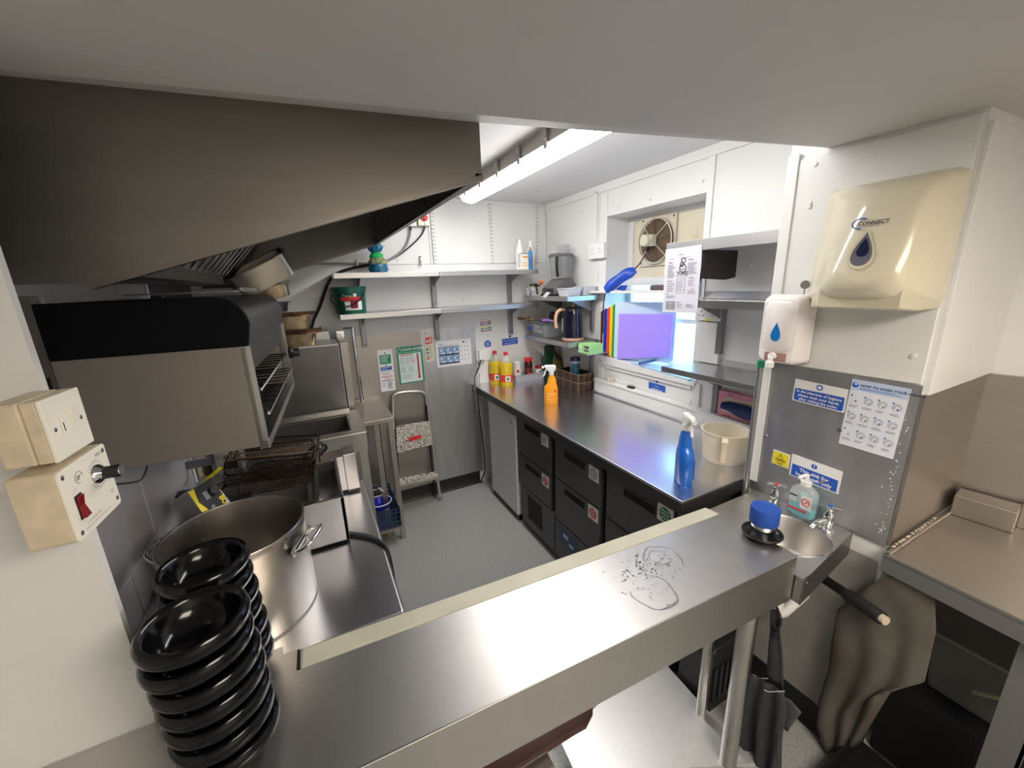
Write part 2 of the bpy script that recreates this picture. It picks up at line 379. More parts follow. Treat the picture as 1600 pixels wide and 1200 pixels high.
# ================================================================== extraction hood
hd = thing('extraction_hood', 'big stainless extraction hood with baffle filters above the grill', 'hood', (0, 1.9, 2.3))
prof = [(-.50, 1.737), (-.361, 1.737), (.46, 1.990), (.46, 2.31), (-.50, 2.31)]
obj('end_panel', MB().prism([(x, 1.05, z) for x, z in prof], (0, .004, 0)), hoodm, hd)
obj('end_panel', MB().prism([(x, 2.752, z) for x, z in prof], (0, .004, 0)), steeld, hd)
obj('fascia', MB().box((.456, 1.054, 1.990), (.460, 2.752, 2.31)), steel, hd)
rimp = [(-.361, 1.737), (.46, 1.990), (.462, 1.978), (-.358, 1.726)]
obj('rolled_edge', MB().prism([(x, 1.048, z) for x, z in rimp], (0, .020, 0)).prism([(x, 2.738, z) for x, z in rimp], (0, .02, 0)).box((.442, 1.05, 1.978), (.462, 2.756, 1.992)), hoodedge, hd)
obj('inner_lining', MB().box((-.50, 1.054, 1.75), (-.49, 2.752, 2.31)).prism([(.45, 1.06, 2.28), (.0, 1.06, 2.22), (.0, 2.75, 2.22), (.45, 2.75, 2.28)], (0, 0, .01)), steeld, hd)
obj('gutter', MB().prism([(-.49, 1.06, 1.755), (-.35, 1.06, 1.755), (-.34, 1.06, 1.80), (-.345, 1.06, 1.80), (-.355, 1.06, 1.762), (-.49, 1.06, 1.762)], (0, 1.69, 0)), steeld, hd)
fm = mat('baffle_filter_steel', (.62, .62, .68), .25, 1)
fa, fb = V((-.36, 0, 1.79)), V((-.03, 0, 2.16)); nrm = V((.75, 0, -.66)).normalized()
obj('filter_backing', MB().prism([fa + V((-.03, 1.08, .02)), fb + V((-.03, 1.08, .02)), fb + V((-.03, 2.74, .02)), fa + V((-.03, 2.74, .02))], (-.006, 0, .006)), darkm, hd)
for i in range(17):
    y = 1.09 + i*.098
    obj('baffle_slat', MB().prism([fa + V((0, y, 0)), fb + V((0, y, 0)), fb + V((0, y + .055, 0)), fa + V((0, y + .055, 0))], nrm*.012), fm, hd, bevel=.002)

# ================================================================== salamander grill (turned with the near half of the room)
sg = thing('salamander_grill', 'wall grill with black hood, stainless side and open rack front', 'grill', (-.143, 1.10, 1.336), A3)
# local frame: x to the room (front at 0), y along the wall, z up
W_, D_, HH = .335, .69, .252
obj('side_panel', MB().box((-W_, 0, 0), (0, .010, HH)), mat('matt_warm_steel', (.29, .265, .235), .55, .7, var=.05, scale=3), sg, local=True, bevel=.002)
obj('side_panel', MB().box((-W_, D_ - .01, 0), (0, D_, HH)), steelw, sg, local=True)
obj('back_panel', MB().box((-W_, .01, 0), (-W_ + .01, D_ - .01, HH)), steeld, sg, local=True)
obj('base_tray', MB().box((-W_ + .01, .01, 0), (-.01, D_ - .01, .014)), darkm, sg, local=True)
obj('liner', MB().box((-W_ + .012, .012, .2), (-.03, D_ - .012, HH)).box((-W_ + .012, .012, .015), (-W_ + .02, D_ - .012, .2)), darkm, sg, local=True)
arc = [(-.045 + .062*math.sin(t), HH + .052 + .062*math.cos(t)) for t in [PI/2*i/8 for i in range(9)]]
cv = [(-W_, HH), (-W_, HH + .114)] + arc + [(.006, HH)]
obj('hood_cover', MB().prism([(x, 0, z) for x, z in cv], (0, .012, 0)), coverm, sg, local=True, bevel=.003)
obj('hood_shell', MB().prism([(x, .012, z - .0005) for x, z in cv], (0, D_ - .02, 0)), coverm2, sg, local=True, smooth=True)
obj('control_fascia', MB().box((-.02, .01, HH - .062), (.004, D_ - .01, HH - .001)), coverm2, sg, local=True, bevel=.002)
obj('front_post', MB().box((-.012, .0, -.004), (.008, .014, HH)), steel, sg, local=True, bevel=.001)
obj('front_post', MB().box((-.012, D_ - .02, -.004), (.012, D_, HH + .004)), steel, sg, local=True, bevel=.001)
obj('front_rail', MB().box((-.012, .0, -.006), (.010, D_, .016)), steel, sg, local=True, bevel=.001)
for z, x1 in ((.075, .016), (.135, .006)):
    rk = MB().tube([(x1, .03, z), (x1, D_ - .03, z)], .004, 6).tube([(-.30, .03, z), (-.30, D_ - .03, z)], .004, 6)
    for k in range(12): rk.tube([(-.30, .04 + k*.0555, z + .004), (x1, .04 + k*.0555, z + .004)], .0028, 6)
    obj('grill_rack', rk, chrome, sg, local=True)
obj('knob', MB().lathe([(.022, 0), (.023, .012), (.018, .018), (.017, .038), (0, .04)], (.012, D_ + .0, .135), 16, axis=(1, 0, 0)), blackm, sg, local=True, smooth=True)
obj('wall_bracket', MB().box((-W_ - .03, .0, -.02), (-W_, .03, HH + .13)), steeld, sg, local=True)
obj('wall_bracket', MB().box((-W_ - .03, D_ - .03, -.02), (-W_, D_, HH + .12)), steeld, sg, local=True)
obj('bracket_slot', MB().box((-W_ - .020, -.001, .15), (-W_ - .008, 0, .22)).box((-W_ - .020, -.001, .06), (-W_ - .008, 0, .13)), darkm, sg, local=True)
o = tag(obj('drip_tray', MB().box((-.43, 1.42, 1.712), (-.165, 1.80, 1.716)).box((-.17, 1.42, 1.712), (-.16, 1.80, 1.724)), steel), 'flat steel tray lying on the black grill hood', 'tray')

# ================================================================== worktop with refrigerated drawers on the right
ct = thing('steel_worktop', 'long stainless worktop under the window with wet shiny patches', 'worktop', (1.5, 1.9, .86))
obj('top', MB().prism([(1.137, .885, .868), (1.835, .885, .868), (1.835, 2.278, .868), (1.878, 2.278, .868), (1.878, 2.992, .868), (1.137, 2.992, .868)], (0, 0, .032)), counterm, ct, bevel=.003)
obj('edge_band', MB().box((1.133, .881, .846), (1.139, 2.99, .893)).box((1.139, .881, .846), (1.52, .885, .893)), mat('dark_steel_edge', (.07, .07, .075), .3, .7), ct, bevel=.002)
sv = MB()
obj('upstand', MB().box((1.812, .885, CT), (1.834, 2.275, CT + .010)), counterm, ct, bevel=.004)
fy0, fy1 = 1.165, 1.165
ep = tag(obj('side_panel_board', MB().box((1.165, 2.74, .0), (1.80, 2.775, .845)), mat('grey_panel', (.32, .32, .32), .4, .4)), 'grey end panel under the worktop beside the white fridge', 'panel')
fr = thing('undercounter_fridge', 'white undercounter fridge at the far end of the worktop', 'fridge', (1.4, 2.5, 0))
fm_ = mat('fridge_white', (.62, .64, .65), .35)
obj('body', MB().box((1.20, 2.285, .03), (1.78, 2.735, .835)), fm_, fr)
obj('door', MB().box((1.155, 2.275, .055), (1.198, 2.728, .828)), fm_, fr, bevel=.008)
obj('door_top_trim', MB().box((1.150, 2.30, .829), (1.19, 2.70, .838)), mat('beige_trim', (.45, .38, .28), .5), fr)
obj('badge', MB().box((1.1535, 2.32, .76), (1.155, 2.345, .768)), inkm, fr)
obj('kick_strip', MB().box((1.17, 2.285, .0), (1.2, 2.73, .05)), blackm, fr)
pc = thing('refrigerated_prep_counter', 'charcoal refrigerated drawer counter below the worktop', 'cabinet', (1.45, 1.6, 0))
obj('carcass', MB().box((1.195, .93, .05), (1.80, 2.262, .845)), blackm, pc)
obj('end_panel', MB().box((1.17, .905, .03), (1.80, .929, .845)), steeld, pc)
def drawer(y0, y1, z0, z1, hy0, hy1, hz, st=None):
    d = obj('drawer', MB().box((1.163, y0, z0), (1.194, y1, z1)), greymat, pc, bevel=.003)
    obj('recessed_handle', MB().box((1.1615, hy0, hz - .022), (1.1632, hy1, hz + .022)), darkm, d)
    obj('handle_lip', MB().box((1.159, hy0, hz + .018), (1.1632, hy1, hz + .024)), greymat, d)
    if st:
        sy, sz, c, t = st
        obj('sticker', MB().box((1.1612, sy, sz - .038), (1.163, sy + .078, sz + .038)), mat('sticker_white', (.7, .7, .68), .5), d)
        if c is not None: obj('sticker_disc', MB().lathe([(.030, 0), (.030, .0005)], (1.1611, sy + .039, sz), 24, axis=(-1, 0, 0)), c, d)
        k = MB()
        for i, s in enumerate(t): text_mb(k, s, (1.1600, sy + .039, sz + .012 - i*.016), (0, -1, 0), (0, 0, 1), .0145, 'CENTER', bold=.01)
        obj('lettering', k, white if c is not None and c is not greyink else inkm, d)
gdisc = mat('sticker_green', (.01, .16, .08), .5); rdisc = mat('sticker_red', (.50, .08, .06), .5)
pale = mat('sticker_grey', (.36, .37, .38), .5)
drawer(1.84, 2.258, .575, .838, 1.965, 2.15, .797, (1.858, .782, None, ('SALADS', 'READY', 'MEALS')))
drawer(1.84, 2.258, .34, .567, 1.965, 2.15, .515, (1.858, .51, rdisc, ('RAW', 'MEAT', 'ONLY')))
obj('lower_panel', MB().box((1.163, 1.80, .055), (1.194, 2.22, .333)), greymat, pc, bevel=.003)
vg = MB()
for i in range(13):
    for j in range(17): vg.box((1.1615, 1.945 + j*.0112, .120 + i*.0142), (1.163, 1.951 + j*.0112, .130 + i*.0142))
obj('vent_grille', vg, darkm, pc, kind='stuff')
drawer(1.378, 1.79, .592, .838, 1.505, 1.69, .775, (1.392, .765, pale, ('COOKED', 'MEATS', 'ONLY')))
drawer(1.378, 1.79, .315, .585, 1.505, 1.69, .545, (1.392, .54, rdisc, ('RAW', 'MEAT', 'ONLY')))
lp = obj('control_panel', MB().box((1.163, 1.378, .055), (1.194, 1.79, .308)), greymat, pc, bevel=.003)
obj('display', MB().box((1.161, 1.57, .19), (1.163, 1.75, .28)), mat('display_navy', (.01, .03, .08), .2), lp)
k = MB().box((1.1605, 1.60, .205), (1.161, 1.64, .225)).box((1.1605, 1.65, .235), (1.161, 1.70, .26)); obj('display_mark', k, mat('display_light', (.25, .45, .6), .4), lp)
drawer(.935, 1.335, .58, .838, 1.03, 1.215, .775, (.94, .785, gdisc, ('SALAD', '& FRUIT', 'ONLY')))
drawer(.935, 1.335, .30, .573, 1.03, 1.215, .53)
drawer(.935, 1.335, .055, .293, 1.03, 1.215, .25)
for y in (1.0, 1.6, 2.2):
    for x in (1.25, 1.7): obj('foot', MB().cyl((x, y, 0), (x, y, .05), .02, 12), blackm, pc)

# ================================================================== serving pass in the foreground
PZ = .93
ps = thing('serving_pass', 'long stainless pass shelf across the foreground with a wet ring mark', 'shelf', (.5, .65, PZ))
obj('top', MB().prism([(-.62, .584, PZ-.004), (1.138, .495, PZ-.004), (1.150, .735, PZ-.004), (-.131, .803, PZ-.004), (-.130, .860, PZ-.004), (-.158, .862, PZ-.004), (-.160, .885, PZ-.004), (-.362, .885, PZ-.004), (-.362, .817, PZ-.004), (-.62, .817, PZ-.004)], (0, 0, .004)), passm, ps)
obj('front_lip', MB().prism([(-.62, .584, PZ-.15), (1.138, .495, PZ-.15), (1.138, .499, PZ-.15), (-.62, .588, PZ-.15)], (0, 0, .15)).prism([(-.62, .588, PZ-.15), (1.138, .499, PZ-.15), (1.138, .52, PZ-.15), (-.62, .61, PZ-.15)], (0, 0, .003)), passm, ps, bevel=.0015)
obj('end_lip', MB().prism([(1.134, .495, PZ-.15), (1.138, .495, PZ-.15), (1.150, .735, PZ-.15), (1.146, .735, PZ-.15)], (0, 0, .15)), passm, ps)
obj('folded_edge', MB().tube([(-.62, .5845, PZ-.001), (1.138, .4955, PZ-.001)], .0022, 6), mat('worn_bright_edge', (.72, .70, .68), .25, 1), ps, smooth=True)
obj('rear_batten', MB().prism([(-.124, .804, PZ-.03), (1.140, .737, PZ-.03), (1.132, .787, PZ-.03), (-.122, .857, PZ-.03)], (0, 0, .032)), mat('cream_batten', (.50, .49, .40), .45, var=.12, scale=9), ps, bevel=.004)
obj('batten_gap', MB().prism([(-.131, .806, PZ-.01), (-.126, .806, PZ-.01), (-.125, .857, PZ-.01), (-.130, .857, PZ-.01)], (0, 0, .0115)), darkm, ps)
# water left in rings and beads
wm = mat('water_film', (.9, .93, .95), .02, trans=1, ior=1.33)
wt = MB()
def wet(cx, cy, r, a0, a1, t):
    n = 26; pts = []
    for i in range(n):
        a = math.radians(a0 + (a1 - a0)*i/(n-1)); q = r*(1 + .05*math.sin(5*a) + random.uniform(-.02, .02))
        pts.append((cx + q*math.cos(a), cy + q*math.sin(a), PZ + .0004))
    wt.tube(pts, t, 6)
c1 = AZ(1035, 872, PZ); c2 = AZ(1020, 925, PZ)
wet(c1.x, c1.y, .052, -60, 170, .0018); wet(c1.x - .004, c1.y + .006, .030, 20, 330, .0013); wet(c1.x - .03, c1.y, .05, 110, 200, .0018)
wet(c2.x - .005, c2.y + .003, .062, -100, 60, .0020); wet(c2.x, c2.y, .055, 150, 300, .0016)
for i in range(170):
    a = random.gauss(0, 1); b = random.gauss(0, 1)
    wt.lathe([(random.uniform(.0010, .0028), 0), (0, .0006)], (c1.x - .085 + a*.055, c1.y - .012 + b*.035, PZ), 7)
for i in range(60):
    wt.lathe([(random.uniform(.0008, .002), 0), (0, .0006)], (c2.x - .02 + random.gauss(0, .07), c2.y - .03 + random.gauss(0, .03), PZ), 7)
obj('water', wt, wm, ps, smooth=True, kind='stuff')
leg_p = AZ(1137, 1190, .1)
obj('leg', MB().cyl((leg_p.x, leg_p.y, .1), (leg_p.x, leg_p.y, PZ-.004), .026, 24), steel, ps, smooth=True)
obj('leg', MB().cyl((1.115, .71, .1), (1.115, .71, PZ-.004), .018, 20), steel, ps, smooth=True)
us = thing('steel_undershelf', 'bright scratched steel board lying low under the pass', 'shelf', (.95, .65, .09))
obj('top', MB().prism([tuple(AZ(900, 1210, .1)), tuple(AZ(1180, 1193, .1)), (1.150, .90, .1), (.80, .92, .1), tuple(AZ(876, 1158, .1))], (0, 0, -.012)), mat('scratched_bright_steel', (.82, .82, .82), .42, .8, var=.05, scale=60, stretch=(1, 4, 1), rvar=.05), us)
for x, y in ((.86, .86), (1.08, .86), (1.08, .56), (.86, .56)): obj('leg', MB().cyl((x, y, 0), (x, y, .088), .015, 12), steel, us, smooth=True)
# brown tray edge below the pass
bt = thing('brown_tray', 'dark brown round cornered tray below the front of the pass', 'tray', (.4, .5, .60))
pp = [(926, 1106), (926, 1120), (916, 1140), (895, 1152), (812, 1206), (720, 1262), (700, 1200)]
q = [AZ(x, y, .62) for x, y in pp]
obj('tray_body', MB().prism(q, (0, 0, .016)), mat('brown_bakelite', (.055, .018, .014), .35, var=.4, scale=20), bt, bevel=.004)
obj('support_shelf', MB().box((-.35, .56, .595), (.36, .80, .612)), steelw, bt)
for x in (-.32, .33):
    for y in (.58, .78): obj('leg', MB().cyl((x, y, 0), (x, y, .597), .012, 12), steelw, bt)

# ================================================================== hand basin beside the pass
SZ = .865
hb = thing('hand_basin', 'small steel hand wash basin with two taps against the steel wall sheet', 'sink', (1.33, .66, SZ))
bc = AZ(1241, 836, SZ); R0 = .118
bc = V((1.325, .615, SZ))
# plate with a round hole
n = 48; outer = []
corn = [(1.142, .47), (1.512, .512), (1.512, .838), (1.155, .838)]
P0 = []
for i in range(n):
    a = 2*PI*i/n; d = V((math.cos(a), math.sin(a)))
    best = 9
    for k in range(4):
        p = V(corn[k]); e = V(corn[(k+1) % 4]) - p
        den = d.x*e.y - d.y*e.x
        if abs(den) < 1e-9: continue
        w_ = p - bc.xy
        t = (w_.x*e.y - w_.y*e.x)/den; s_ = (w_.x*d.y - w_.y*d.x)/den
        if t > 0 and -.001 <= s_ <= 1.001: best = min(best, t)
    P0.append((bc.x + d.x*best, bc.y + d.y*best, SZ))
P1 = [(bc.x + R0*math.cos(2*PI*i/n), bc.y + R0*math.sin(2*PI*i/n), SZ) for i in range(n)]
obj('deck', MB().loft([P0, P1], False, False), passm, hb)
prof = [(R0, 0), (R0 - .004, -.006), (R0 - .012, -.06), (R0 - .035, -.105), (.03, -.122), (.02, -.126), (0, -.126)]
obj('bowl', MB().lathe(prof, bc, 48, cap=False), mat('satin_basin_steel', (.55, .53, .51), .42, 1), hb, smooth=True)
obj('bowl_rim', MB().tube([(bc.x + (R0+.002)*math.cos(2*PI*i/40), bc.y + (R0+.002)*math.sin(2*PI*i/40), SZ + .001) for i in range(40)], .003, 6, True), chrome, hb, smooth=True)
obj('waste', MB().lathe([(.020, 0), (.020, .003), (.010, .001), (0, .001)], (bc.x, bc.y, SZ - .127), 20), chrome, hb, smooth=True)
ap = [corn[0], corn[1]]
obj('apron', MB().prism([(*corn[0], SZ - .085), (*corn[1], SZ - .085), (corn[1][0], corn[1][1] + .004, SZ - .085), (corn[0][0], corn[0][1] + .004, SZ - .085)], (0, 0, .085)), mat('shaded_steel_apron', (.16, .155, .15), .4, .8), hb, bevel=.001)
obj('apron', MB().prism([(*corn[0], SZ - .085), (corn[3][0], corn[3][1], SZ - .085), (corn[3][0] + .003, corn[3][1], SZ - .085), (corn[0][0] + .003, corn[0][1], SZ - .085)], (0, 0, .085)), steel, hb)
for fx in (.06, .93):
    p = V((*corn[0], 0)).lerp(V((*corn[1], 0)), fx)
    obj('screw', MB().lathe([(.004, 0), (0, .002)], (p.x, p.y, SZ - .018), 8, axis=(0, -1, 0)), chrome, hb)
def tap(loc, aim, cap):
    t = obj('tap', MB().lathe([(.022, 0), (.022, .004), (.015, .007), (.012, .016), (.014, .022), (.016, .032), (.016, .05), (.013, .058), (.010, .062), (.008, .078), (.010, .082), (0, .084)], loc, 20), chrome, hb, smooth=True)
    L_ = V(loc); a = V(aim).normalized()
    obj('spout', MB().tube([L_ + V((0, 0, .030)), L_ + a*.03 + V((0, 0, .038)), L_ + a*.062 + V((0, 0, .036)), L_ + a*.078 + V((0, 0, .022))], .0085, 12, smooth=2), chrome, t, smooth=True)
    hd_ = MB()
    for k in range(4):
        d = V((math.cos(.5 + k*PI/2), math.sin(.5 + k*PI/2), 0))
        hd_.tube([L_ + V((0, 0, .084)), L_ + d*.016 + V((0, 0, .086)), L_ + d*.030 + V((0, 0, .084))], .0045, 8)
    obj('cross_handle', hd_, chrome, t, smooth=True)
    obj('tap_indice', MB().lathe([(.008, 0), (.007, .003), (0, .004)], L_ + V((0, 0, .088)), 12), cap, t)
tp1 = AZ(1212, 794, SZ); tp2 = AZ(1297, 829, SZ)
tap((1.455, .735, SZ), (-1, -.25, 0), redm); tap((1.462, .565, SZ), (-1, .15, 0), bluem)
obj('waste_trap', MB().cyl((bc.x, bc.y, SZ - .30), (bc.x, bc.y, SZ - .126), .022, 16).tube([(bc.x, bc.y, SZ - .28), (bc.x, bc.y, SZ - .33), (bc.x + .06, bc.y, SZ - .35), (1.515, bc.y, SZ - .33)], .018, 12), whitep, hb, smooth=True)

# ================================================================== left bench with everything on it
BZ = .90
bn = thing('steel_bench', 'stainless bench along the tiled left wall under the grill', 'bench', (-.2, 1.2, BZ))
obj('top', MB().box((-.498, .885, BZ - .03), (.108, 1.70, BZ)).box((-.155, .806, BZ - .03), (.108, .885, BZ)), counterm, bn, bevel=.004)
obj('edge', MB().box((.106, .806, BZ - .045), (.112, 1.70, BZ - .004)), steel, bn)
for x in (-.46, .07):
    for y in (.90, 1.66): obj('leg', MB().box((x - .015, y - .015, 0), (x + .015, y + .015, BZ - .03)), steel, bn)
obj('undershelf', MB().box((-.46, .90, .25), (.05, 1.66, .265)), steeld, bn)

# stock pot
pt = thing('stock_pot', 'tall open stainless stock pot with two bent rod handles', 'pot', (-.24, 1.09, BZ))
R1, PH = .152, .245
potm = mat('dull_pot_steel', (.46, .43, .39), .33, 1, var=.14, scale=6, rvar=.08)
obj('body', MB().lathe([(R1 - .006, 0), (R1, .006), (R1, PH - .022), (R1 + .003, PH - .020), (R1 + .003, PH - .004), (R1 + .001, PH), (R1 - .003, PH), (R1 - .004, PH - .003), (R1 - .004, .006), (0, .005)], (0, 0, 0), 64), potm, pt, local=True, smooth=True)
for ang in (-22, 158):
    a = math.radians(ang); ca, sa = math.cos(a), math.sin(a)
    def L3(r, t, z): return (r*ca - t*sa, r*sa + t*ca, z)
    zz = PH - .055
    obj('handle', MB().tube([L3(R1, -.045, zz), L3(R1 + .022, -.045, zz + .006), L3(R1 + .045, -.036, zz + .022), L3(R1 + .045, .036, zz + .022), L3(R1 + .022, .045, zz + .006), L3(R1, .045, zz)], .0042, 10, smooth=2)
        .tube([L3(R1 + .003, -.05, zz), L3(R1 + .006, -.015, zz + .006), L3(R1 + .006, .015, zz + .006), L3(R1 + .003, .05, zz)], .0045, 8, smooth=1), chrome, pt, local=True, smooth=True)
    pl_ = MB()
    for t in (-.045, .045): pl_.lathe([(.013, 0), (.012, .003), (0, .004)], L3(R1 - .001, t, zz), 14, axis=(ca, sa, 0))
    obj('handle_rivet', pl_, potm, pt, local=True)

# black bowls: two stacks
def bowl(name, label, loc, group):
    t = tag(obj(name, MB().lathe([(.034, 0), (.040, .002), (.046, .008), (.060, .018), (.0695, .026), (.0738, .034), (.0752, .042), (.0738, .050), (.0700, .0545), (.0650, .0550), (.0610, .052), (.0585, .046), (.0560, .038), (.045, .018), (.030, .010), (0, .009)], (0, 0, 0), 56), bowlm, smooth=True), label, 'bowl', group)
    t.location = loc; return t
ords = ['topmost', 'second from the top', 'third from the top', 'fourth from the top', 'fifth from the top', 'sixth from the top', 'seventh from the top', 'eighth from the top', 'ninth from the top']
b0 = None
for st_, (cx, cy, zt, n, pit, lean) in enumerate(((-.224, .690, 1.212, 7, .0385, (-.006, .0)), (-.243, .850, 1.210, 7, .0385, (-.004, .004)))):
    for k in range(n):
        z = PZ + (n - 1 - k)*pit + .0005
        lab = 'glossy black bowl in the %s stack, %s' % (('front', 'rear')[st_], ords[k])
        loc = (cx + lean[0]*(n-1-k)/n*1.5 + random.uniform(-.0015, .0015), cy + lean[1]*(n-1-k)/n + random.uniform(-.0015, .0015), z)
        if b0 is None: b0 = bowl('bowl', lab, loc, 'black bowls stacked on the pass')
        else:
            c = b0.copy(); C.objects.link(c); c['label'] = lab; c.location = loc
            c.rotation_euler = (random.uniform(-.012, .012), random.uniform(-.012, .012), 0)

def gnpan(mb, w, d, h, rim=.012, t=.0015, taper=.012, r=.03, k=5):
    """open tray, local: centre at origin, bottom z=0"""
    def rr(hw, hd, z, r_):
        out = []
        for cx, cy, a0 in ((hw - r_, hd - r_, 0), (-hw + r_, hd - r_, 90), (-hw + r_, -hd + r_, 180), (hw - r_, -hd + r_, 270)):
            for q in range(k + 1):
                a = math.radians(a0 + 90*q/k); out.append((cx + r_*math.cos(a), cy + r_*math.sin(a), z))
        return out
    W, D = w/2, d/2
    rings = [rr(W - taper, D - taper, 0, r), rr(W, D, h - .002, r), rr(W + rim, D + rim, h - .003, r + rim*.6), rr(W + rim, D + rim, h, r + rim*.6), rr(W - t, D - t, h - .0005, r), rr(W - taper - t, D - taper - t, t, r)]
    return mb.loft(rings)

# bain marie box with pan
bm_ = thing('bain_marie', 'open stainless counter tank holding a pan and greasy baskets', 'bain marie', (-.17, 1.45, BZ))
bx = MB()
x0, x1, y0, y1, z1 = -.36, .016, 1.262, 1.60, BZ + .165
t = .012
bx.box((x0, y0, BZ + .008), (x1, y0 + t, z1)).box((x0, y1 - t, BZ + .008), (x1, y1, z1)).box((x0, y0, BZ + .008), (x0 + t, y1, z1)).box((x1 - t, y0, BZ + .008), (x1, y1, z1)).box((x0, y0, BZ + .008), (x1, y1, BZ + .014))
obj('tank', bx, mat('blue_grey_steel', (.44, .44, .46), .28, 1, var=.1, scale=4, rvar=.06), bm_, bevel=.002)
for x in (x0 + .03, x1 - .03):
    for y in (y0 + .03, y1 - .03): obj('foot', MB().cyl((x, y, BZ), (x, y, BZ + .009), .012, 10), blackm, bm_)
gp = gnpan(MB(), .27, .262, .12)
o = obj('pan', gp, steel, bm_, local=True, smooth=True); o.location = (-.03, -.035, .043)
gp = gnpan(MB(), .27, .05, .10, r=.02)
obj('lid_rest', MB().box((x0 + .015, y1 - .032, z1 - .03), (x1 - .015, y1 - .014, z1 + .002)), steel, bm_)

def basket(name, label, loc, rot):
    b = thing(name, label, 'basket', loc); b.rotation_euler = rot
    W, D, Hh = .125, .068, .095
    nx, ny, nz = 34, 18, 14
    def frame(z, k=1.0): return [(-W*k, -D*k + .02, z), (-W*k + .02, -D*k, z), (W*k - .02, -D*k, z), (W*k, -D*k + .02, z), (W*k, D*k - .02, z), (W*k - .02, D*k, z), (-W*k + .02, D*k, z), (-W*k, D*k - .02, z)]
    me = MB()
    for i in range(nx + 1):
        x = -1 + 2*i/nx
        me.tube([(W*x, -D, Hh), (W*.86*x, -D*.82, 0), (W*.86*x, D*.82, 0), (W*x, D, Hh)], .0007, 3)
    for j in range(ny + 1):
        y = -1 + 2*j/ny
        me.tube([(-W, D*y, Hh), (-W*.86, D*.82*y, 0), (W*.86, D*.82*y, 0), (W, D*y, Hh)], .0007, 3)
    for k in range(1, nz):
        f = .86 + .14*k/nz; fy = .82 + .18*k/nz; z = Hh*k/nz
        me.tube([(-W*f, -D*fy, z), (W*f, -D*fy, z), (W*f, D*fy, z), (-W*f, D*fy, z)], .0007, 3, True)
    obj('wire_mesh', me, grease, b, local=True, kind='stuff')
    obj('rim_wire', MB().tube(frame(Hh), .0026, 8, True, smooth=1).tube(frame(0, .86), .0016, 6, True, smooth=1), grease, b, local=True, smooth=True)
    obj('hook_bracket', MB().tube([(W, -.02, Hh), (W + .012, -.02, Hh - .01), (W + .012, -.02, Hh - .04), (W + .012, .02, Hh - .04), (W + .012, .02, Hh - .01), (W, .02, Hh)], .0022, 6), grease, b, local=True)
    obj('handle_wire', MB().tube([(W - .03, .012, Hh + .004), (-W + .02, .015, Hh + .022), (-W, .008, Hh + .022), (-W, -.008, Hh + .022), (-W + .02, -.015, Hh + .022), (W*.9, -.012, Hh + .004)], .0022, 8, smooth=1), mat('copper_tinted_wire', (.42, .24, .12), .3, .9), b, local=True, smooth=True)
    return b
pb_ = AZ(425, 738, 1.12)
basket('frying_basket', 'greasy wire frying basket lying upper on the tank pan', (-.175, 1.44, 1.10), (math.radians(16), math.radians(2), math.radians(-2)))
basket('frying_basket', 'greasy wire frying basket wedged behind under the upper one', (-.165, 1.55, 1.085), (math.radians(10), math.radians(4), math.radians(-10)))
tag(obj('black_lead_loop', MB().tube([(-.10, 1.63, 1.07), (-.07, 1.64, 1.11), (-.02, 1.65, 1.12), (-.01, 1.65, 1.09), (-.04, 1.64, 1.075)], .006, 8, smooth=2), blackm, smooth=True), 'black rubber lead curled behind the baskets', 'cable')

# stainless box with black feet behind the tank
ub = thing('counter_unit', 'plain stainless unit on black feet behind the frying baskets', 'appliance', (-.2, 1.66, BZ))
obj('body', MB().box((-.44, 1.612, BZ + .012), (.075, 1.70, BZ + .16)).box((.04, 1.605, BZ + .012), (.088, 1.705, BZ + .168)), steel, ub, bevel=.002)
for x in (-.40, .06): obj('foot', MB().box((x - .02, 1.62, BZ), (x + .025, 1.69, BZ + .013)), blackm, ub)

# fryer head: black and yellow printed control panel
fh = thing('fryer_control_head', 'black and yellow control head of a counter fryer behind the pot', 'fryer', (-.40, 1.36, BZ))
a_ = AY(293, 770, 1.30); b_ = AY(330, 746, 1.36); c_ = AY(372, 798, 1.33); d_ = AY(330, 822, 1.27)
nn = (b_ - a_).cross(d_ - a_).normalized(); nn = nn if nn.dot(CAM - a_) > 0 else -nn
obj('casing', MB().prism([a_, b_, c_, d_], -nn*.075), steel, fh, bevel=.002)
def FP(u, v, k=.001): return a_ + (b_ - a_)*u + (d_ - a_)*v + nn*k
fq = lambda m_, u0, v0, u1, v1, k=.001: MB().prism([FP(u0, v0, k), FP(u1, v0, k), FP(u1, v1, k), FP(u0, v1, k)], nn*.0008)
obj('fascia_panel', fq(0, .0, .0, .98, 1.15), blackm, fh)
obj('yellow_border', MB().prism([FP(0, .0, .002), FP(.22, .0, .002), FP(.10, .35, .002), FP(.24, .65, .002), FP(.10, 1.0, .002), FP(0, 1, .002)], nn*.0005), yellowm, fh)
obj('socket_panel', fq(0, .38, .20, .56, .42, .002), greyink, fh)
obj('switch', fq(0, .38, .60, .5, .74, .002), greyink, fh)
obj('control_knob', MB().cyl(FP(.74, .30, .0), FP(.74, .30, .014), .013, 16), blackm, fh, smooth=True)
k = MB(); vv = (d_ - a_).normalized(); text_mb(k, 'BUFFALO', FP(.80, .52, .002), vv, (b_ - a_).normalized(), .022, bold=.03); obj('lettering', k, yellowm, fh)
k = AY(372, 775, 1.42)
obj('heating_element_block', MB().box((k.x - .02, 1.38, 1.03), (k.x + .04, 1.43, 1.08)), steeld, fh, bevel=.004)
obj('stand', MB().box((-.42, 1.34, BZ), (-.36, 1.42, 1.02)), blackm, fh)
obj('power_clip', MB().box((-.47, 1.52, 1.05), (-.42, 1.56, 1.08)), blackm, fh, bevel=.003)
